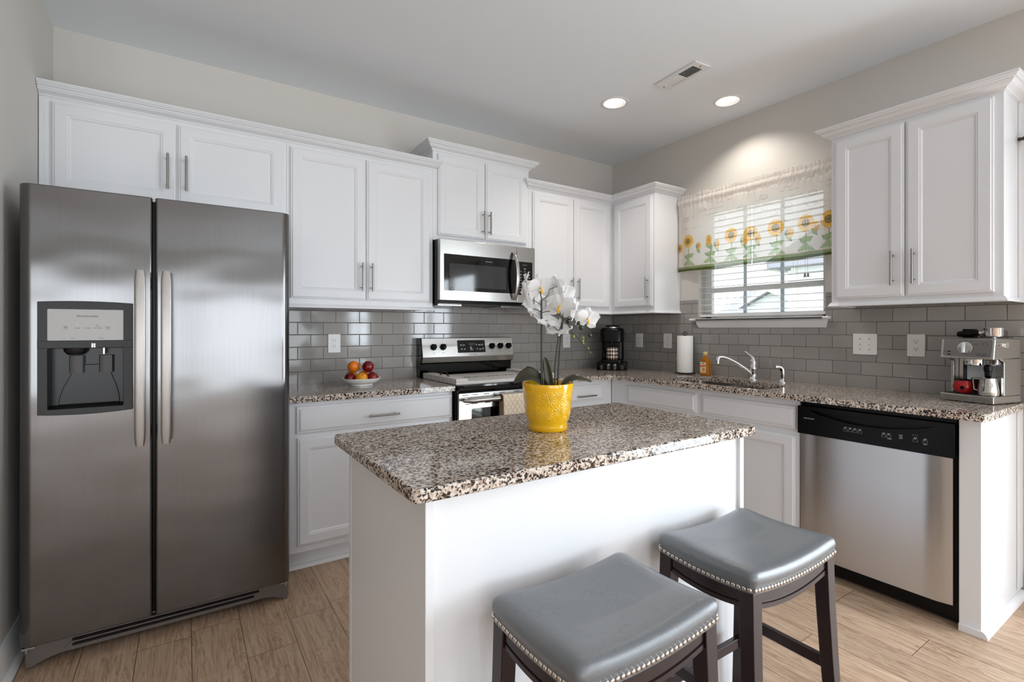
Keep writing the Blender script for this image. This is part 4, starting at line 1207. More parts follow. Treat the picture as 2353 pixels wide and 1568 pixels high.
# ------------------------------------------------------------------ sink fittings
ft = thing('kitchen_faucet', 'chrome single-lever kitchen faucet behind the sink under the window', 'faucet', (-0.099, -1.4300, ZC), local=False)
MB().lathe([(0.031, 0.0005), (0.031, 0.006), (0.025, 0.012), (0.0225, 0.030), (0.0225, 0.060), (0.0245, 0.064), (0.0245, 0.090), (0.022, 0.094), (0.0225, 0.120), (0.020, 0.134), (0.012, 0.142)], 28, (-0.099, -1.430, ZC)).build('body', M['chrome'], ft, smooth=50)
b = MB(); b.tube([(-0.108, -1.424, 0.950), (-0.140, -1.404, 0.984), (-0.190, -1.371, 1.026), (-0.240, -1.339, 1.057), (-0.272, -1.318, 1.068), (-0.292, -1.305, 1.067), (-0.300, -1.300, 1.058), (-0.302, -1.299, 1.036)], [0.014, 0.0135, 0.0125, 0.0118, 0.0115, 0.0115, 0.012, 0.0125], 16)
sp = b.build('spout', M['chrome'], ft, smooth=60)
MB().lathe([(0.0135, 0.0), (0.0135, -0.012), (0.011, -0.014)], 18, (-0.302, -1.299, 1.036)).build('aerator', M['chrome'], sp)
b = MB(); b.tube([(-0.099, -1.430, 1.040), (-0.100, -1.427, 1.058), (-0.104, -1.414, 1.074), (-0.111, -1.398, 1.088), (-0.118, -1.384, 1.100), (-0.120, -1.380, 1.103)], [0.0205, 0.0175, 0.0110, 0.0075, 0.0085, 0.0060], 14)
b.build('lever', M['chrome'], ft, smooth=60)
sy = thing('side_sprayer', 'chrome side sprayer right of the kitchen faucet', 'sprayer', (-0.126, -1.642, ZC))
MB().lathe([(0.025, 0.0005), (0.025, 0.005), (0.019, 0.012), (0.0150, 0.024)], 24, (-0.126, -1.642, ZC)).build('base', M['chrome'], sy, smooth=50)
MB().tube([(-0.126, -1.642, 0.938), (-0.126, -1.642, 0.980), (-0.127, -1.641, 1.000), (-0.135, -1.634, 1.014), (-0.150, -1.621, 1.016), (-0.160, -1.612, 1.012)], [0.0125, 0.0155, 0.0150, 0.0145, 0.0150, 0.0165], 18).build('spray_head', M['chrome'], sy, smooth=60)
MB().box((-0.1440, -1.645, 0.992), (-0.1385, -1.631, 1.006)).build('trigger', M['black'], sy, bevel=0.001)

# ------------------------------------------------------------------ soap, paper towel
so = thing('dish_soap_bottle', 'orange dish soap bottle with pale yellow cap behind the sink', 'bottle', (-0.088, -1.052, ZC), R(-100), local=True)
b = MB(); L = []
for z, w, d, r in ((0.001, 0.036, 0.020, 0.012), (0.004, 0.040, 0.023, 0.014), (0.05, 0.0405, 0.0235, 0.014), (0.095, 0.0390, 0.0225, 0.014), (0.110, 0.034, 0.021, 0.014), (0.124, 0.022, 0.018, 0.013), (0.134, 0.014, 0.014, 0.0135), (0.146, 0.0125, 0.0125, 0.012)):
    L.append([(x, y, z) for x, y in rrect(-w, -d, w, d, min(r, d - 0.0005), 5)])
b.loops(L); b.build('bottle', M['soapliquid'], so, smooth=50)
MB().lathe([(0.0140, 0.1462), (0.0160, 0.1485), (0.0155, 0.166), (0.0125, 0.174), (0.001, 0.1745)], 20).build('cap', M['soapcap'], so, smooth=50)
lb = MB().prism(rrect(-0.029, 0.014, 0.029, 0.098, 0.004, 3), 0.0233, 0.0243, lambda a, b, h: (a, -h, b)).build('label_panel', M['soaplabel'], so, smooth=0)
for nm, mat, pts in (('orange_band', M['labelorange'], [(-0.0285, 0.060), (0.0285, 0.066), (0.0285, 0.080), (-0.0285, 0.076)]), ('lower_band', M['labelorange'], rrect(-0.0285, 0.0145, 0.0285, 0.024, 0.003, 2)),
                     ('orange_picture', M['labelorange'], circ(0.004, 0.044, 0.0135, 20)), ('orange_slice', M['labelpale'], circ(-0.004, 0.041, 0.0085, 18)), ('brand_mark', M['ink'], [(-0.011, 0.0865), (0.011, 0.0865), (0.009, 0.0910), (0, 0.0925), (-0.009, 0.0910)])):
    hh = 0.0247 if nm == 'orange_slice' else 0.0245
    MB().prism(pts, 0.0240, hh, lambda a, b, h: (a, -h, b)).build(nm, mat, lb, smooth=0)

PT = (-0.106, -0.886)
ph = thing('paper_towel_holder', 'black wire paper towel holder with looped top near the window', 'holder', (*PT, ZC))
b = MB(); b.lathe([(0.070, 0.006), (0.072, 0.009), (0.070, 0.012), (0.066, 0.009)], 32, (*PT, ZC), cap0=False, cap1=False)
for a in (0, 60, 120):
    b.tube([(PT[0] + 0.076 * math.cos(R(a)), PT[1] + 0.076 * math.sin(R(a)), ZC + 0.0045), (PT[0] + 0.066 * math.cos(R(a)), PT[1] + 0.066 * math.sin(R(a)), ZC + 0.008), (PT[0] - 0.066 * math.cos(R(a)), PT[1] - 0.066 * math.sin(R(a)), ZC + 0.008), (PT[0] - 0.076 * math.cos(R(a)), PT[1] - 0.076 * math.sin(R(a)), ZC + 0.0045)], 0.004, 8)
b.build('base', M['blackmatte'], ph)
b = MB(); b.cyl((*PT, ZC + 0.008), (*PT, 1.212), 0.005, 12)
dx, dy = 0.835, -0.550
b.tube([(PT[0] + dx * 0.013 * math.cos(R(a)), PT[1] + dy * 0.013 * math.cos(R(a)), 1.222 + 0.013 * math.sin(R(a))) for a in range(-90, 271, 20)], 0.003, 8)
b.build('post', M['blackmatte'], ph)
b = MB(); ax, ay = PT[0] + dx * 0.0655, PT[1] + dy * 0.0655
b.tube([(ax, ay, ZC + 0.009), (ax, ay, 1.06), (ax, ay, 1.196), (ax - dx * 0.004, ay - dy * 0.004, 1.200)], 0.0028, 8); b.build('tension_arm', M['blackmatte'], ph)
b = MB(); b.lathe([(0.020, 0.926), (0.0585, 0.926), (0.0595, 0.929), (0.0590, 1.202), (0.0575, 1.2045), (0.020, 1.2045)], 40, (*PT, 0), cap0=False, cap1=False)
pr = b.build('paper_towel_roll', M['paper'], None, smooth=40, org=(*PT, ZC)); tag(pr, 'white paper towel roll standing on the black holder', 'paper towel')
MB().lathe([(0.0200, 0.9262), (0.0200, 1.2040), (0.0185, 1.2040), (0.0185, 0.9262)], 24, (*PT, 0), cap0=False, cap1=False).build('cardboard_core', M['beige'], pr, smooth=40)


def uv_cyl(o, z0, z1, seam):
    me = o.data; uvl = me.uv_layers.new(name='UVMap')
    for p in me.polygons:
        us = []
        for li in p.loop_indices:
            c = me.vertices[me.loops[li].vertex_index].co
            us.append(((math.atan2(c.y - 0, c.x - 0) - seam) / (2 * math.pi)) % 1.0)
        if max(us) - min(us) > 0.5:
            us = [u + 1 if u < 0.5 else u for u in us]
        for li, u in zip(p.loop_indices, us):
            c = me.vertices[me.loops[li].vertex_index].co
            uvl.data[li].uv = (u, (c.z - z0) / (z1 - z0))


# ------------------------------------------------------------------ coffee corner
CF, CR = (-0.370, -0.365), R(-48.6)
def cfw(x, y, z):
    c, s_ = math.cos(CR), math.sin(CR); return (CF[0] + c * x - s_ * y, CF[1] + s_ * x + c * y, ZC + z)
hd = thing('pod_holder', 'black four-slot coffee pod tray under the coffee maker', 'tray', cfw(0, 0, 0), CR, local=True)
MB().box((-0.121, 0.0, 0.0), (0.121, 0.29, 0.006)).build('base', M['black'], hd, bevel=0.002)
MB().box((-0.121, 0.0, 0.054), (0.121, 0.29, 0.0625)).build('top', M['black'], hd, bevel=0.002)
b = MB()
for x in (-0.121, -0.056, -0.0025, 0.0505, 0.115):
    b.box((x, 0.0, 0.0061), (x + 0.006, 0.29, 0.0539))
b.build('divider_slats', M['black'], hd, smooth=0)
pod = None
for i, x in enumerate((-0.084, -0.0255, 0.0270, 0.0860)):
    y = 0.040 if i in (1, 2) else 0.055
    lbl = ['grey coffee pod in the leftmost slot of the pod tray', 'silver-lidded coffee pod in the second slot from the left of the pod tray', 'silver-lidded coffee pod in the third slot from the left of the pod tray', 'grey coffee pod in the rightmost slot of the pod tray'][i]
    if pod is None:
        pod = thing('coffee_pod', lbl, 'coffee pod', cfw(x, y, 0.0063), CR, 'coffee pods in the tray', local=True)
        MB().lathe([(0.0165, 0.0), (0.0180, 0.002), (0.0215, 0.032), (0.0225, 0.0335)], 24).build('cup', M['podgrey'], pod)
        MB().lathe([(0.0228, 0.0336), (0.0228, 0.0352), (0.022, 0.0360), (0.001, 0.0362)], 24).build('lid', M['podgrey'], pod)
    else:
        p2 = dup(pod, cfw(x, y, 0.0063), CR, lbl)
        for ch in p2.children:
            if ch.name.startswith('lid') and i in (1, 2):
                tmp = MB().lathe([(0.0225, 0.0330), (0.0230, 0.0340), (0.0230, 0.0450), (0.021, 0.0455), (0.001, 0.0457)], 24).build('lid', M['foil'], None)
                ch.data = tmp.data; bpy.data.objects.remove(tmp)
cm = thing('coffee_maker', 'tall black single-cup coffee maker in the counter corner', 'coffee maker', cfw(0, 0, 0.063), CR, local=True)
zb = 0.0
MB().prism(rrect(-0.090, 0.012, 0.090, 0.265, 0.03, 6), 0.0, 0.024).build('drip_base', M['black'], cm, bevel=0.004)
MB().prism(rrect(-0.092, 0.125, 0.092, 0.270, 0.03, 6), 0.0245, 0.170).build('column', M['black'], cm, bevel=0.003)
b = MB(); L = []
for z, ins in ((0.1705, 0.006), (0.176, 0.0), (0.262, 0.0), (0.277, 0.004), (0.287, 0.014), (0.291, 0.030)):
    L.append([(x, y, z) for x, y in rrect(-0.098 + ins, 0.004 + ins, 0.098 - ins, 0.272 - ins, 0.05, 8)])
b.loops(L); b.build('brew_head', M['black'], cm, smooth=40)
b = MB(); b.lathe([(0.062, 0.0), (0.066, 0.003), (0.066, 0.011), (0.062, 0.013)], 36, (0, 0.085, 0.285)); b.build('silver_ring', M['steel'], cm, smooth=40)
b = MB(); b.lathe([(0.061, 0.0), (0.058, 0.008), (0.040, 0.014), (0.001, 0.016)], 32, (0, 0.085, 0.2975)); b.build('lid', M['black'], cm, smooth=60)
MB().cyl((0, 0.075, 0.150), (0, 0.075, 0.1700), 0.012).build('spout', M['black'], cm)
mg = thing('coffee_mug', 'black and white plaid mug on the coffee maker drip base', 'mug', cfw(0.004, 0.062, 0.0875), CR, local=True)
b = MB(); b.lathe([(0.001, 0.0), (0.040, 0.0), (0.0465, 0.004), (0.0480, 0.010), (0.0480, 0.100), (0.0470, 0.102), (0.0450, 0.100), (0.0450, 0.012), (0.001, 0.008)], 40)
mb_ = b.build('cup', M['plaid'], mg, smooth=40); uv_cyl(mb_, 0.0, 0.104, R(90))
b = MB(); b.tube([(-0.0460, 0, 0.086), (-0.062, 0, 0.088), (-0.074, 0, 0.076), (-0.076, 0, 0.052), (-0.070, 0, 0.030), (-0.058, 0, 0.020), (-0.0460, 0, 0.022)], 0.0055, 10); b.build('handle', M['black'], mg, smooth=60)

# ------------------------------------------------------------------ fruit bowl
FB = Vector((-2.408, -0.300, ZC)); rd = Vector((0.835, -0.550, 0)); fdv = Vector((0.550, 0.835, 0))
b = MB(); b.lathe([(0.001, 0.006), (0.064, 0.006), (0.066, 0.001), (0.069, 0.001), (0.069, 0.010), (0.088, 0.0165), (0.105, 0.028), (0.1165, 0.043), (0.1180, 0.0465), (0.1155, 0.0460), (0.103, 0.0305), (0.086, 0.0185), (0.001, 0.0105)], 56, FB)
bw = b.build('fruit_bowl', M['ceramic'], None, smooth=60, org=FB); tag(bw, 'shallow white ceramic bowl of oranges and apples on the left countertop', 'bowl')


def orange(label, s_, t_, z, r, mat):
    p = FB + rd * s_ + fdv * t_; c = (p.x, p.y, z)
    o = thing('orange', label, 'orange', c, random.Random(label).uniform(0, 6), 'oranges in the fruit bowl', local=True)
    b = MB(); b.sphere((0, 0, 0), r, 32, 20, (1, 1, 0.97)); b.build('peel', mat, o, smooth=80)
    b = MB(); b.lathe([(0.0035, 0), (0.003, 0.0015), (0.001, 0.002)], 8, (0, 0, r * 0.968)); b.build('stem_scar', M['stalk'], o)
    o.rotation_euler = (0.7, 0.5 * (1 if s_ > 0 else -1), random.Random(label).uniform(0, 6))
    return o


def apple(label, s_, t_, z, r, tilt):
    p = FB + rd * s_ + fdv * t_
    o = thing('apple', label, 'apple', (p.x, p.y, z), 0, 'apples in the fruit bowl', local=True)
    b = MB(); L = []; n = 32
    for j in range(1, 20):
        th = math.pi * j / 20; rr_ = r * math.sin(th) * (1.0 + 0.06 * math.cos(th)) ; zz = -r * math.cos(th) * 1.02
        dip = 0.34 * r * math.exp(-(math.sin(th) / 0.33) ** 2)
        zz = zz - dip if zz > 0 else zz + dip * 0.6
        L.append([(rr_ * math.cos(2 * math.pi * i / n) * (1 + 0.02 * math.cos(5 * 2 * math.pi * i / n) * (1 - math.cos(th)) / 2), rr_ * math.sin(2 * math.pi * i / n), zz) for i in range(n)])
    b.loops(L); b.build('skin', M['apple'], o, smooth=80)
    b = MB(); b.tube([(0, 0, r * 0.62), (0.001, 0, r * 0.85), (0.004, 0, r * 1.12)], [0.0012, 0.0011, 0.0016], 6); b.build('stalk', M['stalk'], o)
    o.rotation_euler = tilt
    return o


orange('bright orange on top of the pile, left side of the fruit bowl', -0.050, 0.010, 1.0265, 0.0358, M['orange'])
orange('half-hidden orange at the left rim of the bowl behind an apple', -0.069, 0.040, 0.9670, 0.0330, M['yorange'])
orange('orange at the back middle of the bowl under the top fruits', 0.002, 0.045, 0.9640, 0.0345, M['orange'])
orange('yellowish orange at the front middle of the bowl', 0.018, -0.050, 0.9605, 0.0350, M['yorange'])
apple('dark red apple on top of the pile, right side of the fruit bowl', 0.042, 0.000, 1.0275, 0.0352, (0.3, 0.35, 0))
apple('red apple at the front left of the bowl under the top orange', -0.057, -0.032, 0.9600, 0.0340, (0.5, 0.1, 0))
apple('red apple at the right rim of the bowl with short stalk', 0.071, -0.004, 0.9625, 0.0340, (-0.2, 0.75, -0.5))

# ------------------------------------------------------------------ espresso machine and what stands on it
EO, ER = (-0.2590, -2.5617, ZC), R(-102.1)
def esw(x, y, z):
    c, s_ = math.cos(ER), math.sin(ER); return (EO[0] + c * x - s_ * y, EO[1] + s_ * x + c * y, ZC + z)
es = thing('espresso_machine', 'stainless espresso machine with round dial at the right end of the counter', 'espresso machine', EO, ER, local=True)
hw = 0.1035
MB().box((-hw, 0.0, 0.002), (hw, 0.222, 0.0355)).build('drip_tray', M['steel'], es, bevel=0.004)
MB().prism(rrect(-hw + 0.020, 0.010, hw - 0.020, 0.028, 0.008, 5), 0.0003, 0.0012, lambda a, b, h: (a, -h, b)).build('tray_badge', M['smoothsteel'], es, smooth=0)
tr = MB()
for k in range(9):
    tr.box((-hw + 0.010, 0.012 + k * 0.0095, 0.0352), (hw - 0.010, 0.0165 + k * 0.0095, 0.0362))
tr.build('tray_grille', M['slot'], es, smooth=0)
b = MB(); b.box((-0.088, 0.128, 0.0356), (0.088, 0.222, 0.205)); b.build('back_panel', M['smoothsteel'], es, smooth=0)
for sg in (-1, 1):
    b = MB(); xa, xb = sorted((sg * hw, sg * (hw - 0.014)))
    b.loops([[(x, y, z) for y, z in ((0.085, 0.0357), (0.222, 0.0357), (0.222, 0.205), (0.060, 0.205), (0.060, 0.199), (0.085, 0.188))] for x in (xa, xb)])
    b.build('side_panel', M['steel'], es, smooth=0, bevel=0.003)
MB().prism(rrect(-0.072, 0.075, -0.057, 0.190, 0.007, 5), -0.1285, -0.1270, lambda a, b, h: (a, -h, b)).build('window_strip', M['blackgloss'], es, smooth=0)
b = MB(); b.loops([[(x, y, z) for y, z in ((0.000, 0.202), (0.222, 0.2055), (0.222, 0.296), (0.030, 0.299), (0.014, 0.297))] for x in (-hw, hw)])
hdm = b.build('head', M['steel'], es, smooth=0, bevel=0.006, seg=3)
al = math.atan2(0.014, 0.095)
def on_head(x, z, out):
    t = (z - 0.202) / 0.095; return (x, 0.014 * t - out * math.cos(al), z + out * math.sin(al))
b = MB(); pts = rrect(-hw + 0.013, 0.213, hw - 0.011, 0.293, [0.010, 0.010, 0.002, 0.002], 5); b.loops([[on_head(x, z, h) for x, z in pts] for h in (0.0002, 0.0022)])
cpn = b.build('control_panel', M['handle'], es, smooth=0)
k0 = Vector(on_head(-0.004, 0.2530, 0.0024)); kn = Vector((0, -math.cos(al), math.sin(al)))
b = MB(); b.tube([k0, k0 + kn * 0.003, k0 + kn * 0.0035], [0.0290, 0.0290, 0.0265], 32); b.build('dial_ring', M['chrome'], es, smooth=40)
b = MB(); b.tube([k0 + kn * 0.0036, k0 + kn * 0.010, k0 + kn * 0.0108], [0.0262, 0.0255, 0.0240], 32); b.build('dial', M['steel'], es, smooth=40)
b = MB(); ux = Vector((1, 0, 0)); uz = Vector((0, math.sin(al), math.cos(al))); b.loops([[tuple(k0 + kn * h + ux * x + uz * z) for x, z in ((-w, -0.0245), (w, -0.0245), (w, 0.0245), (-w, 0.0245))] for h, w in ((0.0105, 0.0065), (0.019, 0.0050))]); b.build('dial_grip', M['chrome'], es, bevel=0.0012)
RE = (R(90) - al, 0, 0)
b = MB()
for x, z in ((-0.066, 0.2350), (-0.066, 0.2215)):
    q_ = on_head(x, z, 0.0023); b.box((q_[0] - 0.006, q_[1] - 0.0006, q_[2] - 0.0022), (q_[0] + 0.006, q_[1] + 0.0006, q_[2] + 0.0022))
b.build('indicator_studs', M['black'], cpn, smooth=0)
textw('button_lettering', 'READY', 0.012, M['ink'], cpn, on_head(-0.0805, 0.2350, 0.0024), RE, 0.005)
textw('button_lettering', 'OK', 0.006, M['ink'], cpn, on_head(-0.0785, 0.2215, 0.0024), RE, 0.005)
textw('logo_lettering', "De'Longhi", 0.030, M['ink'], cpn, on_head(0.058, 0.2245, 0.0024), RE, 0.008)
b = MB(); pa = rrect(0.0385, 0.2185, 0.0775, 0.2305, 0.006, 6); pb_ = rrect(0.0395, 0.2195, 0.0765, 0.2295, 0.005, 6)
b.loops([[on_head(x, z, 0.0022) for x, z in pa], [on_head(x, z, 0.0026) for x, z in pa], [on_head(x, z, 0.0026) for x, z in pb_], [on_head(x, z, 0.0022) for x, z in pb_]], cap0=False, cap1=False); b.build('logo_border', M['ink'], cpn, smooth=0)
b = MB()
for rr_ in (0.0105,):
    b.loops([[on_head(0.070 + rr_ * q_ * math.cos(2 * math.pi * i / 24), 0.272 + rr_ * 0.8 * q_ * math.sin(2 * math.pi * i / 24), h) for i in range(24)] for q_, h in ((1, 0.0022), (1, 0.0026), (0.88, 0.0026), (0.88, 0.0022))], cap0=False, cap1=False)
b.build('emblem_border', M['ink'], cpn, smooth=0)
b = MB()
for x, z, w in ((-0.026, 0.284, 0.003), (-0.004, 0.288, 0.005), (0.018, 0.285, 0.004), (0.030, 0.272, 0.0035), (0.039, 0.2715, 0.0045)):
    q_ = on_head(x, z, 0.0023); b.box((q_[0] - w, q_[1] - 0.0003, q_[2] - 0.0012), (q_[0] + w, q_[1] + 0.0003, q_[2] + 0.0012))
b.build('mark_lettering', M['ink'], cpn, smooth=0)
MB().lathe([(0.033, 0.172), (0.036, 0.174), (0.036, 0.196), (0.038, 0.2015)], 32, (0.004, 0.062, 0)).build('brew_group', M['chrome'], es, smooth=40)
b = MB(); b.cyl((hw + 0.0005, 0.050, 0.270), (hw + 0.010, 0.050, 0.270), 0.0085, 16); b.tube([(hw + 0.0102, 0.050, 0.270), (hw + 0.022, 0.050, 0.270), (hw + 0.027, 0.050, 0.270)], [0.007, 0.012, 0.0135], 18); b.build('steam_knob', M['chrome'], es, smooth=40)
b = MB(); b.tube([(0.092, 0.052, 0.2015), (0.092, 0.050, 0.186), (0.086, 0.048, 0.178), (0.070, 0.047, 0.176)], 0.004, 10); b.build('steam_pipe', M['chrome'], es)
b = MB(); b.lathe([(0.009, 0.118), (0.012, 0.122), (0.012, 0.146), (0.0155, 0.150), (0.0155, 0.172), (0.010, 0.178)], 18, (0.062, 0.047, 0)); b.build('steam_nozzle', M['black'], es, smooth=40)
MB().box((-0.080, 0.125, 0.2990), (0.060, 0.215, 0.3350)).build('water_tank', M['clearplastic'], es, bevel=0.004)
MB().box((-0.062, 0.100, 0.3000), (-0.014, 0.124, 0.3420)).build('tank_grip', M['black'], es, bevel=0.002)
b = MB(); b.tube([(-0.085, 0.205, 0.2975), (-0.085, 0.205, 0.305), (0.085, 0.205, 0.305), (0.085, 0.205, 0.2975)], 0.002, 6); b.build('cup_rail', M['chrome'], es)
pf = thing('portafilter', 'chrome portafilter with black handle lying on the espresso machine', 'portafilter', esw(0.0, 0.075, 0.300), ER, local=True)
MB().lathe([(0.001, 0.004), (0.026, 0.004), (0.031, 0.008), (0.0335, 0.012), (0.0335, 0.044), (0.0345, 0.046), (0.0325, 0.048), (0.0310, 0.046), (0.0310, 0.014), (0.001, 0.012)], 32, (0.070, 0.0, 0.0)).build('basket', M['chrome'], pf, smooth=40)
MB().tube([(0.039, 0, 0.026), (0.025, 0, 0.025), (0.019, 0, 0.0245)], [0.0095, 0.0085, 0.0105], 16).build('neck', M['chrome'], pf, smooth=40)
MB().tube([(0.0188, 0, 0.0244), (0.012, 0, 0.0240), (-0.060, 0, 0.0170), (-0.066, 0, 0.0165)], [0.0105, 0.0125, 0.0145, 0.0120], 18).build('grip', M['black'], pf, smooth=50)
MB().tube([(-0.0662, 0, 0.0165), (-0.071, 0, 0.0160)], [0.009, 0.006], 14).build('end_cap', M['chrome'], pf)
b = MB(); b.cyl((0.070, 0, 0.0), (0.070, 0, 0.0038), 0.008); b.build('spout', M['chrome'], pf)
pt = thing('milk_pitcher', 'steel milk pitcher under the steam wand of the espresso machine', 'pitcher', esw(0.0630, 0.047, 0.0364), ER, local=True)
b = MB(); L = []
for r_, z in ((0.001, 0.001), (0.034, 0.0), (0.0375, 0.004), (0.0375, 0.022), (0.0340, 0.050), (0.0300, 0.070), (0.0300, 0.080), (0.0295, 0.080), (0.0292, 0.070), (0.033, 0.05), (0.0365, 0.022), (0.036, 0.005), (0.001, 0.003)):
    L.append([(max(r_, 1e-5) * math.cos(2 * math.pi * i / 36), max(r_, 1e-5) * math.sin(2 * math.pi * i / 36), z) for i in range(36)])
b.loops(L); b.build('body', M['smoothsteel'], pt, smooth=50)
b = MB(); b.tube([(-0.0295, 0, 0.074), (-0.052, -0.004, 0.074), (-0.055, -0.004, 0.070), (-0.052, -0.004, 0.026), (-0.048, -0.003, 0.022), (-0.0385, 0, 0.020)], 0.0028, 8); b.build('handle', M['smoothsteel'], pt, smooth=60)
rm = thing('espresso_cup', 'glossy red potbellied cup with black rim under the espresso machine', 'cup', esw(-0.036, 0.060, 0.0364), ER, local=True)
MB().lathe([(0.001, 0.0), (0.026, 0.0), (0.030, 0.004), (0.039, 0.020), (0.0405, 0.034), (0.036, 0.050), (0.0345, 0.060), (0.0330, 0.060), (0.0335, 0.050), (0.037, 0.034), (0.030, 0.010), (0.001, 0.006)], 36).build('body', M['red'], rm, smooth=60)
MB().lathe([(0.0350, 0.0602), (0.0365, 0.0620), (0.0350, 0.0645), (0.0325, 0.0635), (0.0325, 0.0602)], 36, cap0=False, cap1=False).build('rim', M['black'], rm, smooth=60)
b = MB(); b.lathe([(0.009, 0.0), (0.008, 0.002), (0.001, 0.003)], 16); 
for v in b.bm.verts:
    v.co = Vector((v.co.x + 0.012, -0.0380 - v.co.z, v.co.y + 0.028))
b.build('round_badge', M['black'], rm, smooth=40)

# ------------------------------------------------------------------ potted orchid on the island
PC = Vector((-2.271, -1.986, ZC))
oc = thing('potted_orchid', 'white artificial orchid in an embossed yellow pot on the island top', 'plant', PC)
b = MB(); b.lathe([(0.001, 0.0), (0.063, 0.0), (0.0668, 0.003), (0.0668, 0.017), (0.0660, 0.025), (0.0690, 0.031), (0.0742, 0.042), (0.0775, 0.060), (0.0800, 0.085), (0.0835, 0.120), (0.0862, 0.145), (0.0876, 0.157), (0.0866, 0.1595), (0.0845, 0.157), (0.0800, 0.120), (0.0760, 0.085), (0.072, 0.060), (0.001, 0.055)], 72, PC)
po = b.build('pot', M['yellow'], oc, smooth=60); uv_cyl(po, 0.0, 0.158, R(60))
MB().lathe([(0.001, 0.128), (0.05, 0.128), (0.0795, 0.124), (0.0795, 0.118), (0.001, 0.118)], 40, PC).build('soil', plain('dark_soil', (52, 44, 36), 0.95), oc, smooth=50)
sb = MB()
sb.tube([(-2.289, -1.974, 1.035), (-2.289, -1.974, 1.20), (-2.289, -1.974, 1.353)], 0.0030, 8)
sb.tube([(-2.2445, -2.003, 1.035), (-2.236, -2.009, 1.20), (-2.227, -2.014, 1.292)], 0.0028, 8)
sb.build('stake', M['stake'], oc)
sb = MB()
sb.tube([(-2.283, -1.978, 1.035), (-2.285, -1.971, 1.18), (-2.285, -1.970, 1.30), (-2.287, -1.972, 1.36), (-2.292, -1.966, 1.395)], [0.0030, 0.0028, 0.0025, 0.0022, 0.0015], 8)
sb.tube([(-2.250, -1.999, 1.035), (-2.250, -1.998, 1.12), (-2.243, -2.003, 1.20), (-2.234, -2.008, 1.255), (-2.226, -2.012, 1.292), (-2.212, -2.023, 1.272), (-2.199, -2.033, 1.242), (-2.182, -2.045, 1.221), (-2.166, -2.055, 1.198), (-2.154, -2.063, 1.179), (-2.141, -2.072, 1.165)],
        [0.0030, 0.0030, 0.0028, 0.0026, 0.0024, 0.0020, 0.0019, 0.0018, 0.0017, 0.0015, 0.0010], 8)
for pts in ([(-2.287, -1.972, 1.338), (-2.305, -1.958, 1.352), (-2.330, -1.940, 1.362)], [(-2.288, -1.973, 1.312), (-2.298, -1.965, 1.322), (-2.310, -1.956, 1.325)], [(-2.288, -1.974, 1.310), (-2.275, -1.980, 1.316), (-2.262, -1.988, 1.316)],
            [(-2.235, -2.008, 1.245), (-2.252, -1.998, 1.262), (-2.270, -1.984, 1.280)], [(-2.240, -2.005, 1.222), (-2.244, -2.002, 1.240), (-2.242, -2.000, 1.250)], [(-2.286, -1.971, 1.352), (-2.268, -1.985, 1.372), (-2.262, -1.985, 1.392), (-2.240, -2.000, 1.402)],
            [(-2.228, -2.011, 1.285), (-2.205, -2.025, 1.300), (-2.190, -2.032, 1.312)], [(-2.227, -2.012, 1.289), (-2.222, -2.008, 1.330), (-2.218, -2.018, 1.370)], [(-2.226, -2.012, 1.29), (-2.232, -2.004, 1.31), (-2.236, -2.005, 1.325)],
            [(-2.205, -2.028, 1.26), (-2.180, -2.043, 1.272), (-2.165, -2.052, 1.285)], [(-2.182, -2.045, 1.221), (-2.180, -2.047, 1.240), (-2.155, -2.063, 1.237)], [(-2.196, -2.035, 1.238), (-2.198, -2.034, 1.232)]):
    sb.tube(pts, 0.0013, 6)
sb.build('stem', M['stem'], oc, smooth=60)
for (x, y, z), r_, mt_ in (((-2.212, -2.025, 1.283), 0.0066, 'bud'), ((-2.184, -2.044, 1.276), 0.0060, 'bud'), ((-2.176, -2.049, 1.261), 0.0068, 'bud'), ((-2.151, -2.065, 1.235), 0.0062, 'bud'), ((-2.198, -2.034, 1.231), 0.0052, 'palebud'), ((-2.170, -2.052, 1.226), 0.0040, 'palebud'), ((-2.172, -2.052, 1.215), 0.0044, 'palebud'), ((-2.170, -2.053, 1.207), 0.0032, 'palebud'), ((-2.156, -2.062, 1.190), 0.0034, 'palebud'), ((-2.150, -2.067, 1.176), 0.0020, 'palebud')):
    b = MB(); b.sphere((x, y, z), r_ * 1.18, 14, 10, (1, 1, 1.12)); b.build('bud', M[mt_], oc, smooth=80)
toC = Vector((-0.615, -0.785, -0.05)).normalized(); rv = Vector((0.835, -0.550, 0))


def petal_mb(b, ang, length, halfw, cup, twist, M4, base=0.004):
    ca, sa = math.cos(R(ang)), math.sin(R(ang))

    def fn(u, v):
        v = 2 * v - 1
        w = halfw * (math.sin(math.pi * min(1, 0.10 + 0.90 * u)) ** 0.62) * (1 if u < 0.97 else 0.75)
        y = base + length * u; x = w * v * (1.0 - 0.12 * u)
        z = cup * (u ** 2) - 0.25 * halfw * (v * v) * (0.3 + u) + twist * v * u * 0.010 + 0.0012 * math.sin(9 * u + 5 * v + ang)
        return M4 @ Vector((x * ca - y * sa, x * sa + y * ca, z))
    b.grid(fn, 10, 8)


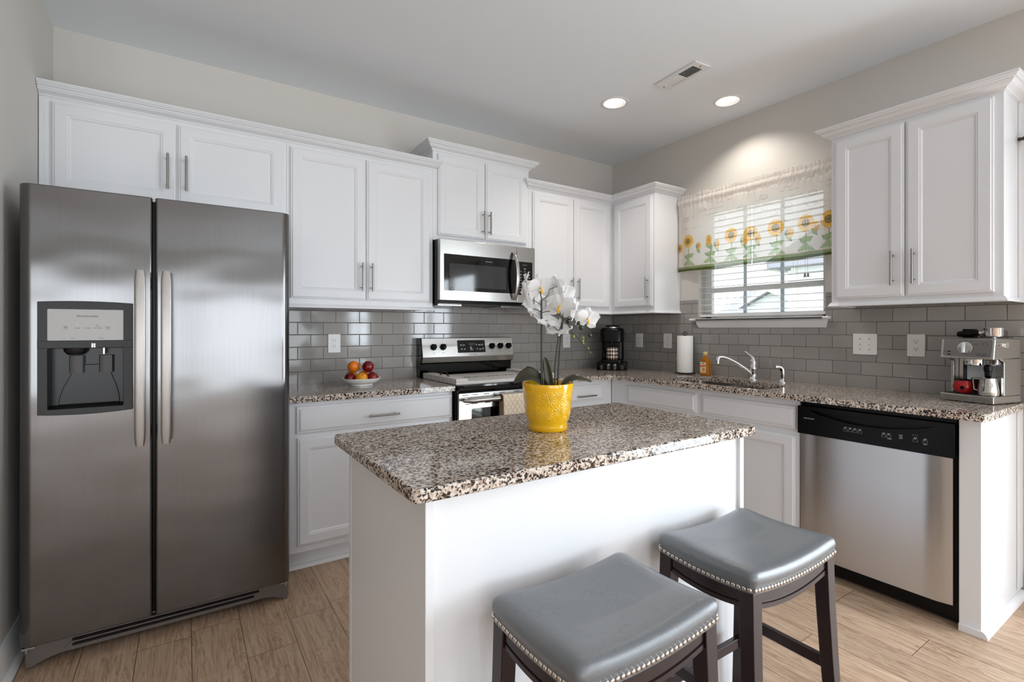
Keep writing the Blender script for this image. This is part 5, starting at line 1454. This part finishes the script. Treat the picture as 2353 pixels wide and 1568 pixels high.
FL = [((-2.292, -1.972, 1.394), 22, -6, 1.12, 10), ((-2.334, -1.944, 1.420), -78, 5, 0.75, -20), ((-2.341, -1.940, 1.386), -84, -10, 0.72, 30), ((-2.334, -1.945, 1.353), -68, -8, 0.85, 0), ((-2.315, -1.957, 1.318), -125, -35, 1.0, 15),
      ((-2.232, -1.995, 1.405), 118, 20, 0.98, 20), ((-2.217, -2.010, 1.378), 12, 8, 0.92, 0), ((-2.262, -1.978, 1.346), -40, 12, 0.95, 25), ((-2.238, -2.009, 1.330), -14, -6, 1.22, -12), ((-2.190, -2.039, 1.316), 78, -5, 1.06, 14),
      ((-2.158, -2.061, 1.288), 20, -4, 1.02, -8), ((-2.274, -1.984, 1.282), -150, -40, 1.08, 10), ((-2.239, -2.007, 1.250), 165, -48, 1.02, 0)]
for i, (p, yw, pt_, s_, tw_) in enumerate(FL):
    f = (toC * math.cos(R(yw)) + rv * math.sin(R(yw))); f.z += math.tan(R(pt_)); f.normalize()
    up = Vector((0, 0, 1)); x_ = up.cross(f).normalized(); y_ = f.cross(x_)
    M4 = Matrix.Translation(p) @ Matrix((x_, y_, f)).transposed().to_4x4() @ Matrix.Rotation(R(tw_), 4, 'Z') @ Matrix.Scale(s_, 4)
    b = MB()
    for a, l, w, c_, t_ in ((0, 0.040, 0.0165, -0.004, 0.2), (122, 0.040, 0.0155, -0.006, 0.5), (-122, 0.040, 0.0155, -0.006, -0.5)):
        petal_mb(b, a, l, w, c_, t_, M4 @ Matrix.Translation((0, 0, -0.002)))
    for a, sg in ((72, 1), (-72, -1)):
        petal_mb(b, a, 0.043, 0.0265, 0.003, 0.8 * sg, M4)
    fo = b.build('flower', M['petal'], oc, smooth=80, normals=False)
    b = MB(); tip = [M4 @ Vector(q) for q in ((0, 0.002, 0.001), (0, -0.003, 0.008), (0, -0.009, 0.011), (0, -0.016, 0.009))]
    b.tube(tip, [0.0045 * s_, 0.0040 * s_, 0.0045 * s_, 0.0018 * s_], 8); b.build('lip', M['lip'] if i in (0, 8, 10) else M['petal'], fo, smooth=60)
    b = MB()
    for sx in (-1, 1):
        b.loops([[tuple(M4 @ Vector((sx * (0.004 + 0.004 * math.cos(a)), -0.004 + 0.004 * math.sin(a), z))) for a in [2 * math.pi * k / 10 for k in range(10)]] for z in (0.005, 0.010)])
    b.build('column', M['petal'], fo, smooth=50)


def leaf(pts, halfw, side, fold=0.25):
    pts = [Vector(p) for p in pts]; side = Vector(side).normalized(); n = len(pts) - 1

    def at(u):
        k = min(int(u * n), n - 1); t = u * n - k
        p0 = pts[max(k - 1, 0)]; p1 = pts[k]; p2 = pts[k + 1]; p3 = pts[min(k + 2, n)]
        return 0.5 * ((2 * p1) + (p2 - p0) * t + (2 * p0 - 5 * p1 + 4 * p2 - p3) * t * t + (3 * p1 - p0 - 3 * p2 + p3) * t ** 3)

    def fn(u, v):
        v = 2 * v - 1; p = at(u); tg_ = (at(min(1, u + 0.02)) - at(max(0, u - 0.02))).normalized(); nn = side.cross(tg_).normalized()
        w = halfw * (math.sin(math.pi * (0.13 + 0.87 * u) ** 1.15) ** 0.7 if u < 0.999 else 0.02)
        return p + side * w * v + nn * (-fold * w * (1 - abs(v)))
    b = MB(); b.grid(fn, 18, 8); o = b.build('leaf', M['darkleaf'], oc, smooth=80, normals=False)
    m = o.modifiers.new('solid', 'SOLIDIFY'); m.thickness = 0.0014
    return o


leaf([(-2.262, -1.985, 1.045), (-2.290, -1.968, 1.085), (-2.320, -1.952, 1.104), (-2.348, -1.934, 1.094), (-2.370, -1.922, 1.072)], 0.0260, (0.30, 0.42, 0.75))
leaf([(-2.256, -1.992, 1.040), (-2.266, -1.987, 1.085), (-2.273, -1.985, 1.125), (-2.280, -1.982, 1.160)], 0.0150, (0.75, -0.6, 0.25))
leaf([(-2.240, -2.000, 1.040), (-2.222, -2.016, 1.078), (-2.195, -2.037, 1.092), (-2.168, -2.054, 1.088), (-2.145, -2.069, 1.076)], 0.0150, (0.40, 0.55, 0.55))
leaf([(-2.270, -1.975, 1.040), (-2.262, -1.940, 1.080), (-2.250, -1.905, 1.086), (-2.245, -1.880, 1.070)], 0.0200, (0.9, 0.2, 0.0))

# ------------------------------------------------------------------ bar stools
HX, HY = 0.2145, 0.1540


def saddle(x, y):
    return 0.0175 * ((x / HX) ** 2 - 1) + 0.0115 * ((y / HY) ** 2 - 1)


def make_stool():
    t = thing('bar_stool', 'bar stool with grey leather saddle seat and nailhead trim nearest the viewpoint', 'stool', (0, 0, 0), 0, 'grey leather bar stools at the island', local=True)
    ZS = 0.652           # corner height of the seat
    b = MB(); L = []
    n = 14

    def ring(ins, z, r):
        P = []
        x1, y1 = HX - ins, HY - ins; r = min(r, y1 - 0.001)
        base_ = rrect(-x1, -y1, x1, y1, r, 5)
        out = []
        for i in range(len(base_)):
            p, q = Vector(base_[i]), Vector(base_[(i + 1) % len(base_)])
            m = 10 if i % 6 == 5 else 1
            for k in range(m):
                s_ = p.lerp(q, k / m); out.append((s_.x, s_.y, z + saddle(s_.x, s_.y)))
        return out
    for ins, dz, r in ((0.010, -0.0545, 0.014), (0.0035, -0.0545, 0.016), (0.0035, -0.034, 0.016), (0.0005, -0.030, 0.018), (0.0, -0.020, 0.02), (0.002, -0.009, 0.022), (0.008, -0.0015, 0.026), (0.018, 0.0035, 0.030), (0.035, 0.0075, 0.035)):
        L.append(ring(ins, ZS + dz, r))
    last = L[-1]; zl = [z - saddle(x, y) for x, y, z in last]
    for f in (0.86, 0.70, 0.52, 0.34, 0.17, 0.03):
        L.append([(x * f, y * f, ZS + 0.0075 + 0.0050 * (1 - f * f) + saddle(x * f, y * f)) for x, y, z in last])
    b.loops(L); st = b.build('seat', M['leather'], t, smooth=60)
    nb_ = MB()
    for sy in (-1, 1):
        for k in range(29):
            x = -0.2005 + 0.401 * k / 28; z = ZS - 0.0465 + saddle(x, HY * sy)
            nb_.sphere((x, sy * (HY - 0.0035), z), 0.0061, 8, 6, (1, 0.62, 1))
    for sx in (-1, 1):
        for k in range(20):
            y = -0.1400 + 0.280 * k / 19; z = ZS - 0.0465 + saddle(HX * sx, y)
            nb_.sphere((sx * (HX - 0.0035), y, z), 0.0061, 8, 6, (0.62, 1, 1))
    nb_.build('nailhead_trim', M['nail'], st, smooth=80)
    zt = ZS - 0.0550
    for sx in (-1, 1):
        for sy in (-1, 1):
            b = MB(); L = []
            for tt in (0, 0.25, 0.5, 0.75, 1.0):
                z = 0.0005 + (zt - 0.004 - 0.0005) * (1 - tt)
                cx = sx * (0.186 + 0.020 * tt ** 1.3); cy = sy * (0.126 + 0.030 * tt ** 1.3); h = 0.0205 - 0.004 * tt
                L.append([(cx + a * h, cy + c_ * h, z) for a, c_ in ((-1, -1), (1, -1), (1, 1), (-1, 1))])
            b.loops(L); b.build('leg', M['walnut'], t, smooth=30, bevel=0.0025)

    def apron(sy=None, sx=None):
        b = MB(); L = []; m = 16
        for i in range(m + 1):
            q = -1 + 2 * i / m
            if sy is not None:
                x = q * 0.1650; z1 = zt + saddle(x, HY); z0 = z1 - 0.046 - 0.008 * (1 - q * q)
                y = sy * 0.139
                L.append([(x, y - sy * 0.018, z0), (x, y + sy * 0.003, z0), (x, y + sy * 0.003, z0 + 0.012), (x, y - sy * 0.001, z0 + 0.0135), (x, y - sy * 0.001, z0 + 0.0165), (x, y + sy * 0.002, z0 + 0.018), (x, y + sy * 0.002, z1), (x, y - sy * 0.018, z1)])
            else:
                y = q * 0.1050; z1 = zt + saddle(HX, y); z0 = z1 - 0.046 - 0.006 * (1 - q * q)
                x = sx * 0.199
                L.append([(x - sx * 0.018, y, z0), (x + sx * 0.003, y, z0), (x + sx * 0.003, y, z0 + 0.012), (x - sx * 0.001, y, z0 + 0.0135), (x - sx * 0.001, y, z0 + 0.0165), (x + sx * 0.002, y, z0 + 0.018), (x + sx * 0.002, y, z1), (x - sx * 0.018, y, z1)])
        b.loops(L); b.build('apron', M['walnut'], t, smooth=30)
    apron(sy=1); apron(sy=-1); apron(sx=1); apron(sx=-1)
    for sy in (-1, 1):
        MB().box((-0.184, sy * 0.1455 - 0.009, 0.175), (0.184, sy * 0.1455 + 0.009, 0.208)).build('stretcher', M['walnut'], t, bevel=0.002)
    for sx in (-1, 1):
        MB().box((sx * 0.1955 - 0.009, -0.122, 0.255), (sx * 0.1955 + 0.009, 0.122, 0.288)).build('stretcher', M['walnut'], t, bevel=0.002)
    return t


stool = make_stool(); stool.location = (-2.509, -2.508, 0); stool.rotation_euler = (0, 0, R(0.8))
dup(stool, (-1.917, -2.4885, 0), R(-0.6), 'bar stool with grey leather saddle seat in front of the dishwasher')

# ------------------------------------------------------------------ sunflower valance, rod and blind
rod = thing('valance_rod', 'thin white curtain rod inside the top pocket of the sunflower valance', 'curtain rod', (-0.050, -1.385, 2.2385))
MB().cyl((-0.050, -0.780, 2.2385), (-0.050, -1.994, 2.2385), 0.007, 12).build('rod', M['trimwhite'], rod)
for y in (-0.790, -1.986):
    MB().box((-0.056, y - 0.006, 2.2280), (-0.0002, y + 0.006, 2.2300)).build('bracket', M['trimwhite'], rod, smooth=0)
BIG = [(-0.8825, 1.9316, 0.048), (-1.2416, 1.9247, 0.054), (-1.5632, 1.9220, 0.056), (-1.7493, 1.9208, 0.054), (-1.8900, 1.9190, 0.054), (-0.782, 1.890, 0.040), (-1.388, 1.915, 0.050)]
SMALL = [(-0.9752, 1.8838, 0.031, 0), (-1.1200, 1.8814, 0.034, 0), (-1.0591, 1.9173, 0.044, 1), (-1.3432, 1.8747, 0.034, 0), (-1.4399, 1.8726, 0.034, 0), (-1.6438, 1.8768, 0.033, 0), (-1.8034, 1.8923, 0.034, 0)]
STEMS = [(-0.8881, 1), (-1.0720, 0.9), (-1.2450, 1), (-1.3880, 0.9), (-1.5700, 1), (-1.7500, 1), (-1.8900, 1)]


def paint(Y, Z):
    n = len(Y); C = np.tile(np.array(lin((240, 236, 232))), (n, 1)); rs = np.random.RandomState(3)

    def put(mask, col, a=1.0):
        a = np.where(mask, a, 0.0)[:, None]; C[:] = C * (1 - a) + np.array(lin(col)) * a
    # faint handwriting: rows of looping script in short lines
    for k in range(46):
        y0 = -0.78 - rs.rand() * 1.17; z0 = 1.80 + rs.rand() * 0.42; w = 0.06 + 0.10 * rs.rand(); am = 0.004 + 0.004 * rs.rand(); f1, f2, p = 140 + 120 * rs.rand(), 37 + 30 * rs.rand(), rs.rand() * 6
        u = (y0 - Y); line = z0 + am * np.sin(f1 * u + p) * (0.5 + 0.5 * np.sin(f2 * u)) + 0.10 * u * rs.uniform(-0.6, 0.6)
        put((u > 0) & (u < w) & (np.abs(Z - line) < 0.0013) & (np.sin(f2 * 1.7 * u + p) > -0.5), (150, 128, 118), 0.6)
    for k in range(7):      # a few faint stamps: ringed marks
        y0 = -0.86 - 0.155 * k; z0 = 2.10 + 0.05 * math.sin(k * 2.1); r = np.hypot(Y - y0, (Z - z0) * 1.5)
        put(np.abs(r - 0.026) < 0.0017, (150, 126, 112), 0.6); put((r < 0.022) & (np.abs(np.sin((Z - z0) * 300)) > 0.92), (150, 126, 112), 0.5)

    def leafshape(cy, cz, ang, l, w, col):
        c, s_ = math.cos(ang), math.sin(ang); dy = -(Y - cy); dz = Z - cz; a = dy * c + dz * s_; b_ = -dy * s_ + dz * c
        t = a / l; m = (t > 0) & (t < 1) & (np.abs(b_) < w * np.sin(np.pi * np.clip(t, 0, 1) ** 0.75))
        put(m, col, 0.95); put(m & (np.abs(b_) < 0.0012), (96, 122, 84), 0.8); put(m & (np.abs(np.abs(b_) - w * np.sin(np.pi * np.clip(t, 0, 1) ** 0.75)) < 0.0012), (96, 120, 80), 0.7)
    for sy_, sc in STEMS:
        put((np.abs(Y - sy_ - 0.002 * np.sin(Z * 60)) < 0.0032) & (Z > 1.742) & (Z < 1.90), (140, 158, 120), 0.95)
        for a, l, w, z in ((200, .062, .016, 1.772), (-22, .060, .015, 1.768), (150, .055, .014, 1.800), (30, .052, .017, 1.806), (95, .058, .022, 1.752), (215, .046, .013, 1.830), (-40, .044, .012, 1.835)):
            leafshape(sy_, z, R(a), l * sc, w * sc, (182, 202, 158) if a != 150 else (162, 186, 142))
    for cy, cz, r, side in SMALL:
        leafshape(cy + 0.012, cz - 0.012, R(-60), r * 1.6, r * 0.45, (160, 182, 138))
        dy = -(Y - cy); dz = Z - cz
        if side:
            d = np.hypot(dy * 2.1, dz); an = np.arctan2(dz, dy * 2.1)
        else:
            d = np.hypot(dy * 1.15, dz); an = np.arctan2(dz, dy)
        edge = r * (0.80 + 0.20 * np.abs(np.cos(an * 7)))
        put((d < r * 0.85) & (dy < -0.1 * r) & (not side), (112, 150, 130), 0.9)
        put((d < edge) & ((dy > -0.30 * r) | (side == 1)), (240, 190, 92), 0.95)
        put((d < edge) & (dy > -0.30 * r) & (np.abs(np.sin(an * 7)) > 0.93), (206, 140, 60), 0.8)
        put((d < r * 0.30) & (dy > -0.2 * r), (206, 140, 92), 0.8)
    for cy, cz, r in BIG:
        dy = -(Y - cy); dz = Z - cz; d = np.hypot(dy, dz); an = np.arctan2(dz, dy)
        e1 = r * (0.78 + 0.22 * np.abs(np.cos(an * 8))); e2 = r * (0.76 + 0.24 * np.abs(np.cos(an * 8 + 0.9)))
        put(d < e2, (226, 168, 66)); put(d < e1, (244, 200, 96)); put((d < e1) & (np.abs(np.sin(an * 8)) > 0.94), (206, 146, 58), 0.85)
        put((d < r * 0.62) & (d > r * 0.45), (232, 176, 80), 0.5)
        put(d < r * 0.46, (132, 88, 54)); put(d < r * 0.38, (164, 128, 92)); put(d < r * 0.25, (138, 132, 78)); put(d < r * 0.11, (96, 110, 60))
    put(Z < 1.7425, (214, 196, 176)); put(Z < 1.7370, (138, 156, 112)); put((Z < 1.7370) & (np.sin(Y * 900) * np.sin(Z * 1300) > 0.4), (120, 140, 92))
    put(Z < 1.7200, (74, 86, 32)); put((Z < 1.7200) & (np.sin(Y * 700 + Z * 500) * np.sin(Z * 900) > 0.3), (110, 118, 44))
    return np.hstack([C, np.ones((n, 1))])


def cloth(label, ya, yb, nu, nv, seed, ret=False):
    rs = random.Random(seed); ph = [rs.uniform(0, 6.28) for _ in range(5)]; L = abs(yb - ya)
    us = np.linspace(0, 1, nu + 1); vs = np.linspace(0, 1, nv + 1); U, V = np.meshgrid(us, vs, indexing='ij')
    Yp = ya + (yb - ya) * U
    ztop = 2.291 + 0.006 * np.sin(Yp * 31 + ph[0]) + 0.004 * np.sin(Yp * 77 + ph[1]); zbot = 1.702 + 0.004 * np.sin(Yp * 9 + ph[2])
    Z = zbot + (ztop - zbot) * V
    k = np.clip((Z - 1.70) / 0.55, 0, 1)
    fold = (0.010 * (1 - 0.25 * k)) * (np.sin(Yp * 19 + ph[3]) + 0.55 * np.sin(Yp * 43 + ph[4] + 2 * (1 - k)))
    gath = 0.0035 * np.sin(Yp * 160 + ph[0]) * np.exp(-((Z - 2.235) / 0.06) ** 2) + 0.003 * np.sin(Yp * 230 + ph[2]) * (Z > 2.20)
    pocket = 0.008 * np.exp(-((Z - 2.2385) / 0.017) ** 2) - 0.008 * np.exp(-((Z - 2.212) / 0.012) ** 2) * 0.5 - 0.004 * np.exp(-((Z - 2.262) / 0.008) ** 2)
    pkf = np.exp(-((Z - 2.24) / 0.05) ** 2)
    X = -(0.062 + np.maximum(fold, -0.018) * (1 - 0.85 * pkf) + gath + pocket)
    hem = 0.004 * np.exp(-((Z - 1.720) / 0.01) ** 2)
    X -= hem
    edge = np.minimum(U, 1 - U) * L
    if ret:
        q = np.clip((0.020 - edge) / 0.020, 0, 1) * (U < 0.5)
        X = X + q ** 2 * 0.040
    verts = np.stack([X, Yp, Z], -1).reshape(-1, 3); idx = np.arange((nu + 1) * (nv + 1)).reshape(nu + 1, nv + 1)
    F = np.stack([idx[:-1, :-1], idx[1:, :-1], idx[1:, 1:], idx[:-1, 1:]], -1).reshape(-1, 4)
    org = np.array([-0.06, (ya + yb) / 2, 2.0])
    me = bpy.data.meshes.new('sunflower_valance'); me.vertices.add(len(verts)); me.vertices.foreach_set('co', (verts - org).ravel())
    me.loops.add(F.size); me.loops.foreach_set('vertex_index', F.ravel().astype(np.int32)); me.polygons.add(len(F)); me.polygons.foreach_set('loop_start', (np.arange(len(F)) * 4).astype(np.int32))
    me.update(calc_edges=True); me.validate()
    at = me.attributes.new('print', 'FLOAT_COLOR', 'POINT'); at.data.foreach_set('color', paint(verts[:, 1], verts[:, 2]).astype(np.float32).ravel())
    me.materials.append(M['valance']); me.shade_smooth()
    o = bpy.data.objects.new('sunflower_valance', me); COL.objects.link(o); o.location = org
    return tag(o, label, 'curtain', 'sunflower print valance panels')


cloth('left panel of the sheer sunflower valance beside the corner cabinet', -0.770, -1.3925, 340, 300, 4, True)
cloth('right panel of the sheer sunflower valance beside the large wall cabinet', -1.3926, -1.985, 330, 300, 9)

bl = thing('window_blind', 'white horizontal slat blind hanging in the kitchen window under the valance', 'blind', (0.03, -1.385, 2.19))
MB().box((0.002, -1.836, 2.140), (0.058, -0.932, 2.198)).build('headrail', M['plastic'], bl, bevel=0.002)
sl = MB(); z = 1.392
while z < 2.13:
    sl.loops([[(0.030 + d * math.cos(R(4)), y, z + 0.0006 + 0.0022 * (1 - (d / 0.0245) ** 2) + d * math.sin(R(2.2)) + t_) for d, t_ in ((-0.0245, 0), (-0.012, 0), (0, 0), (0.012, 0), (0.0245, 0), (0.0245, 0.0024), (0.012, 0.0024), (0, 0.0024), (-0.012, 0.0024), (-0.0245, 0.0024))] for y in (-1.8345, -0.9335)])
    z += 0.0448
sl.build('slats', M['blind'], bl, smooth=50)
MB().box((0.005, -1.8345, 1.3480), (0.056, -0.9335, 1.3670)).build('bottom_rail', M['plastic'], bl, bevel=0.003)
cb_ = MB()
for y in (-1.060, -1.345, -1.640):
    for x in (0.0045, 0.0555):
        cb_.cyl((x, y, 1.360), (x, y, 2.150), 0.0008, 6)
for y in (-1.7180, -1.7330):
    cb_.cyl((-0.003, y, 1.612), (-0.003, y, 2.160), 0.0009, 6)
cb_.build('cord_net', M['plastic'], bl, smooth=0)
for y in (-1.7160, -1.7350):
    MB().lathe([(0.003, 0.024), (0.0065, 0.020), (0.0060, 0.010), (0.0085, 0.002), (0.007, 0.0)], 12, (-0.003, y, 1.588)).build('tassel', plain('grey_tassel', (150, 150, 152), 0.4), bl, smooth=50)

# ------------------------------------------------------------------ curtain rod of the glass door
cr_ = thing('curtain_rod', 'dark metal curtain rod with bell finial at the right picture edge', 'curtain rod', (-0.115, -4.2, 2.125))
MB().cyl((-0.115, -2.775, 2.125), (-0.115, -5.25, 2.125), 0.0125, 16).build('rod', M['bronze'], cr_)
FN = [(0.001, -2.707), (0.0075, -2.7085), (0.0090, -2.713), (0.0070, -2.7165), (0.0065, -2.722), (0.0105, -2.731), (0.0185, -2.741), (0.0215, -2.752), (0.0190, -2.764), (0.0130, -2.772), (0.0150, -2.7749)]
b = MB(); b.loops([[(-0.115 + max(r_, 1e-4) * math.cos(2 * math.pi * k / 20), y, 2.125 + max(r_, 1e-4) * math.sin(2 * math.pi * k / 20)) for k in range(20)] for r_, y in FN]); b.build('finial', M['bronze'], cr_, smooth=60)
for y in (-2.84, -5.15):
    b = MB(); b.cyl((-0.115, y, 2.110), (-0.0005, y, 2.110), 0.006, 10); b.cyl((-0.006, y, 2.11), (-0.0005, y, 2.11), 0.025, 20); b.build('bracket', M['bronze'], cr_)

# ------------------------------------------------------------------ neighbours' houses outside the window
struct(MB().box((0.2, -20, -0.6), (45, 40, -0.5)).build('ground', plain('pale_lawn', (150, 158, 130), 0.95), smooth=0))
hr = thing('house', 'pale sided house with overhanging eave closest outside the kitchen window', 'house', (11, 0, -0.5), group='houses outside the window')
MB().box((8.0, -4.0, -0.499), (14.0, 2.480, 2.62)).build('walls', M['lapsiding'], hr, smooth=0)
MB().box((7.985, 2.40, -0.499), (8.08, 2.50, 2.62)).build('corner_trim', M['trimwhite'], hr, smooth=0)
b = MB(); b.loops([[(x, y, z) for y, z in ((-4.4, 2.62), (2.86, 2.62), (2.86, 2.76), (-0.8, 4.9), (-4.4, 2.76))] for x in (7.6, 14.4)]); b.build('roof', M['roofing'], hr, smooth=0)
MB().box((7.55, 2.83, 2.58), (14.4, 2.95, 2.72)).build('gutter', M['trimwhite'], hr, smooth=0)
MB().box((7.97, 1.55, 1.55), (8.0, 2.05, 2.22)).build('window', M['trimwhite'], hr, smooth=0)
MB().box((7.962, 1.60, 1.60), (7.9695, 2.00, 2.17)).build('window_pane', M['bluegrey'], hr, smooth=0)
MB().cyl((8.06, 2.56, -0.4), (8.06, 2.56, 2.57), 0.04, 8).build('downspout', M['trimwhite'], hr)
hg = thing('house', 'pale sided garage with white trimmed gable seen through the window blind', 'house', (14, 5.2, -0.5), group='houses outside the window')
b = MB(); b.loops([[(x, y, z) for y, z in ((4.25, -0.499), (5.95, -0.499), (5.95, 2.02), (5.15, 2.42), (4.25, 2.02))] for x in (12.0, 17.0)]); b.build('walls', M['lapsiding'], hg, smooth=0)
b = MB()
for s0, s1 in (((6.15, 1.93), (5.15, 2.44)), ((4.05, 1.93), (5.15, 2.44))):
    b.loops([[(x, s0[0], s0[1]), (x, s1[0], s1[1]), (x, s1[0], s1[1] + 0.10), (x, s0[0], s0[1] + 0.10)] for x in (11.75, 17.2)])
b.build('roof', M['roofing'], hg, smooth=0)
b = MB()
for s0, s1 in (((6.15, 1.92), (5.15, 2.43)), ((4.05, 1.92), (5.15, 2.43))):
    b.loops([[(x, s0[0], s0[1]), (x, s1[0], s1[1]), (x, s1[0], s1[1] + 0.12), (x, s0[0], s0[1] + 0.12)] for x in (11.70, 11.7499)])
b.box((11.95, 4.2, 1.92), (11.999, 6.0, 1.99)); b.build('gable_trim', M['trimwhite'], hg, smooth=0)
MB().box((11.96, 4.55, -0.45), (11.9995, 5.7, 1.62)).build('garage_door', M['trimwhite'], hg, smooth=0)
hl = thing('house', 'far house with broad grey shingled roof behind the garage gable', 'house', (23, 9, -0.5), group='houses outside the window')
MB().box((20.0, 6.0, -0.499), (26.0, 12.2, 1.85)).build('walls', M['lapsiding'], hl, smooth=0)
b = MB(); b.loops([[(19.7, 5.7, 1.851), (26.3, 5.7, 1.851), (26.3, 12.7, 1.851), (19.7, 12.7, 1.851)], [(21.2, 7.2, 3.35), (24.8, 7.2, 3.35), (24.8, 11.3, 3.35), (21.2, 11.3, 3.35)]]); b.build('roof', M['roofing'], hl, smooth=0)

# ------------------------------------------------------------------ lettering to meshes
bpy.context.view_layer.update()
dg = bpy.context.evaluated_depsgraph_get()
for o, w in TEXTW:
    me = bpy.data.meshes.new_from_object(o.evaluated_get(dg)); nm = o.name
    xs = [v.co.x for v in me.vertices]; cur = (max(xs) - min(xs)) or 1.0
    for v in me.vertices:
        v.co.x *= w / cur
    n = bpy.data.objects.new('lettering', me); COL.objects.link(n); n.parent = o.parent; n.location = o.location; n.rotation_euler = o.rotation_euler
    cu = o.data; bpy.data.objects.remove(o); bpy.data.curves.remove(cu); n.name = nm.split('.')[0]; me.name = n.name
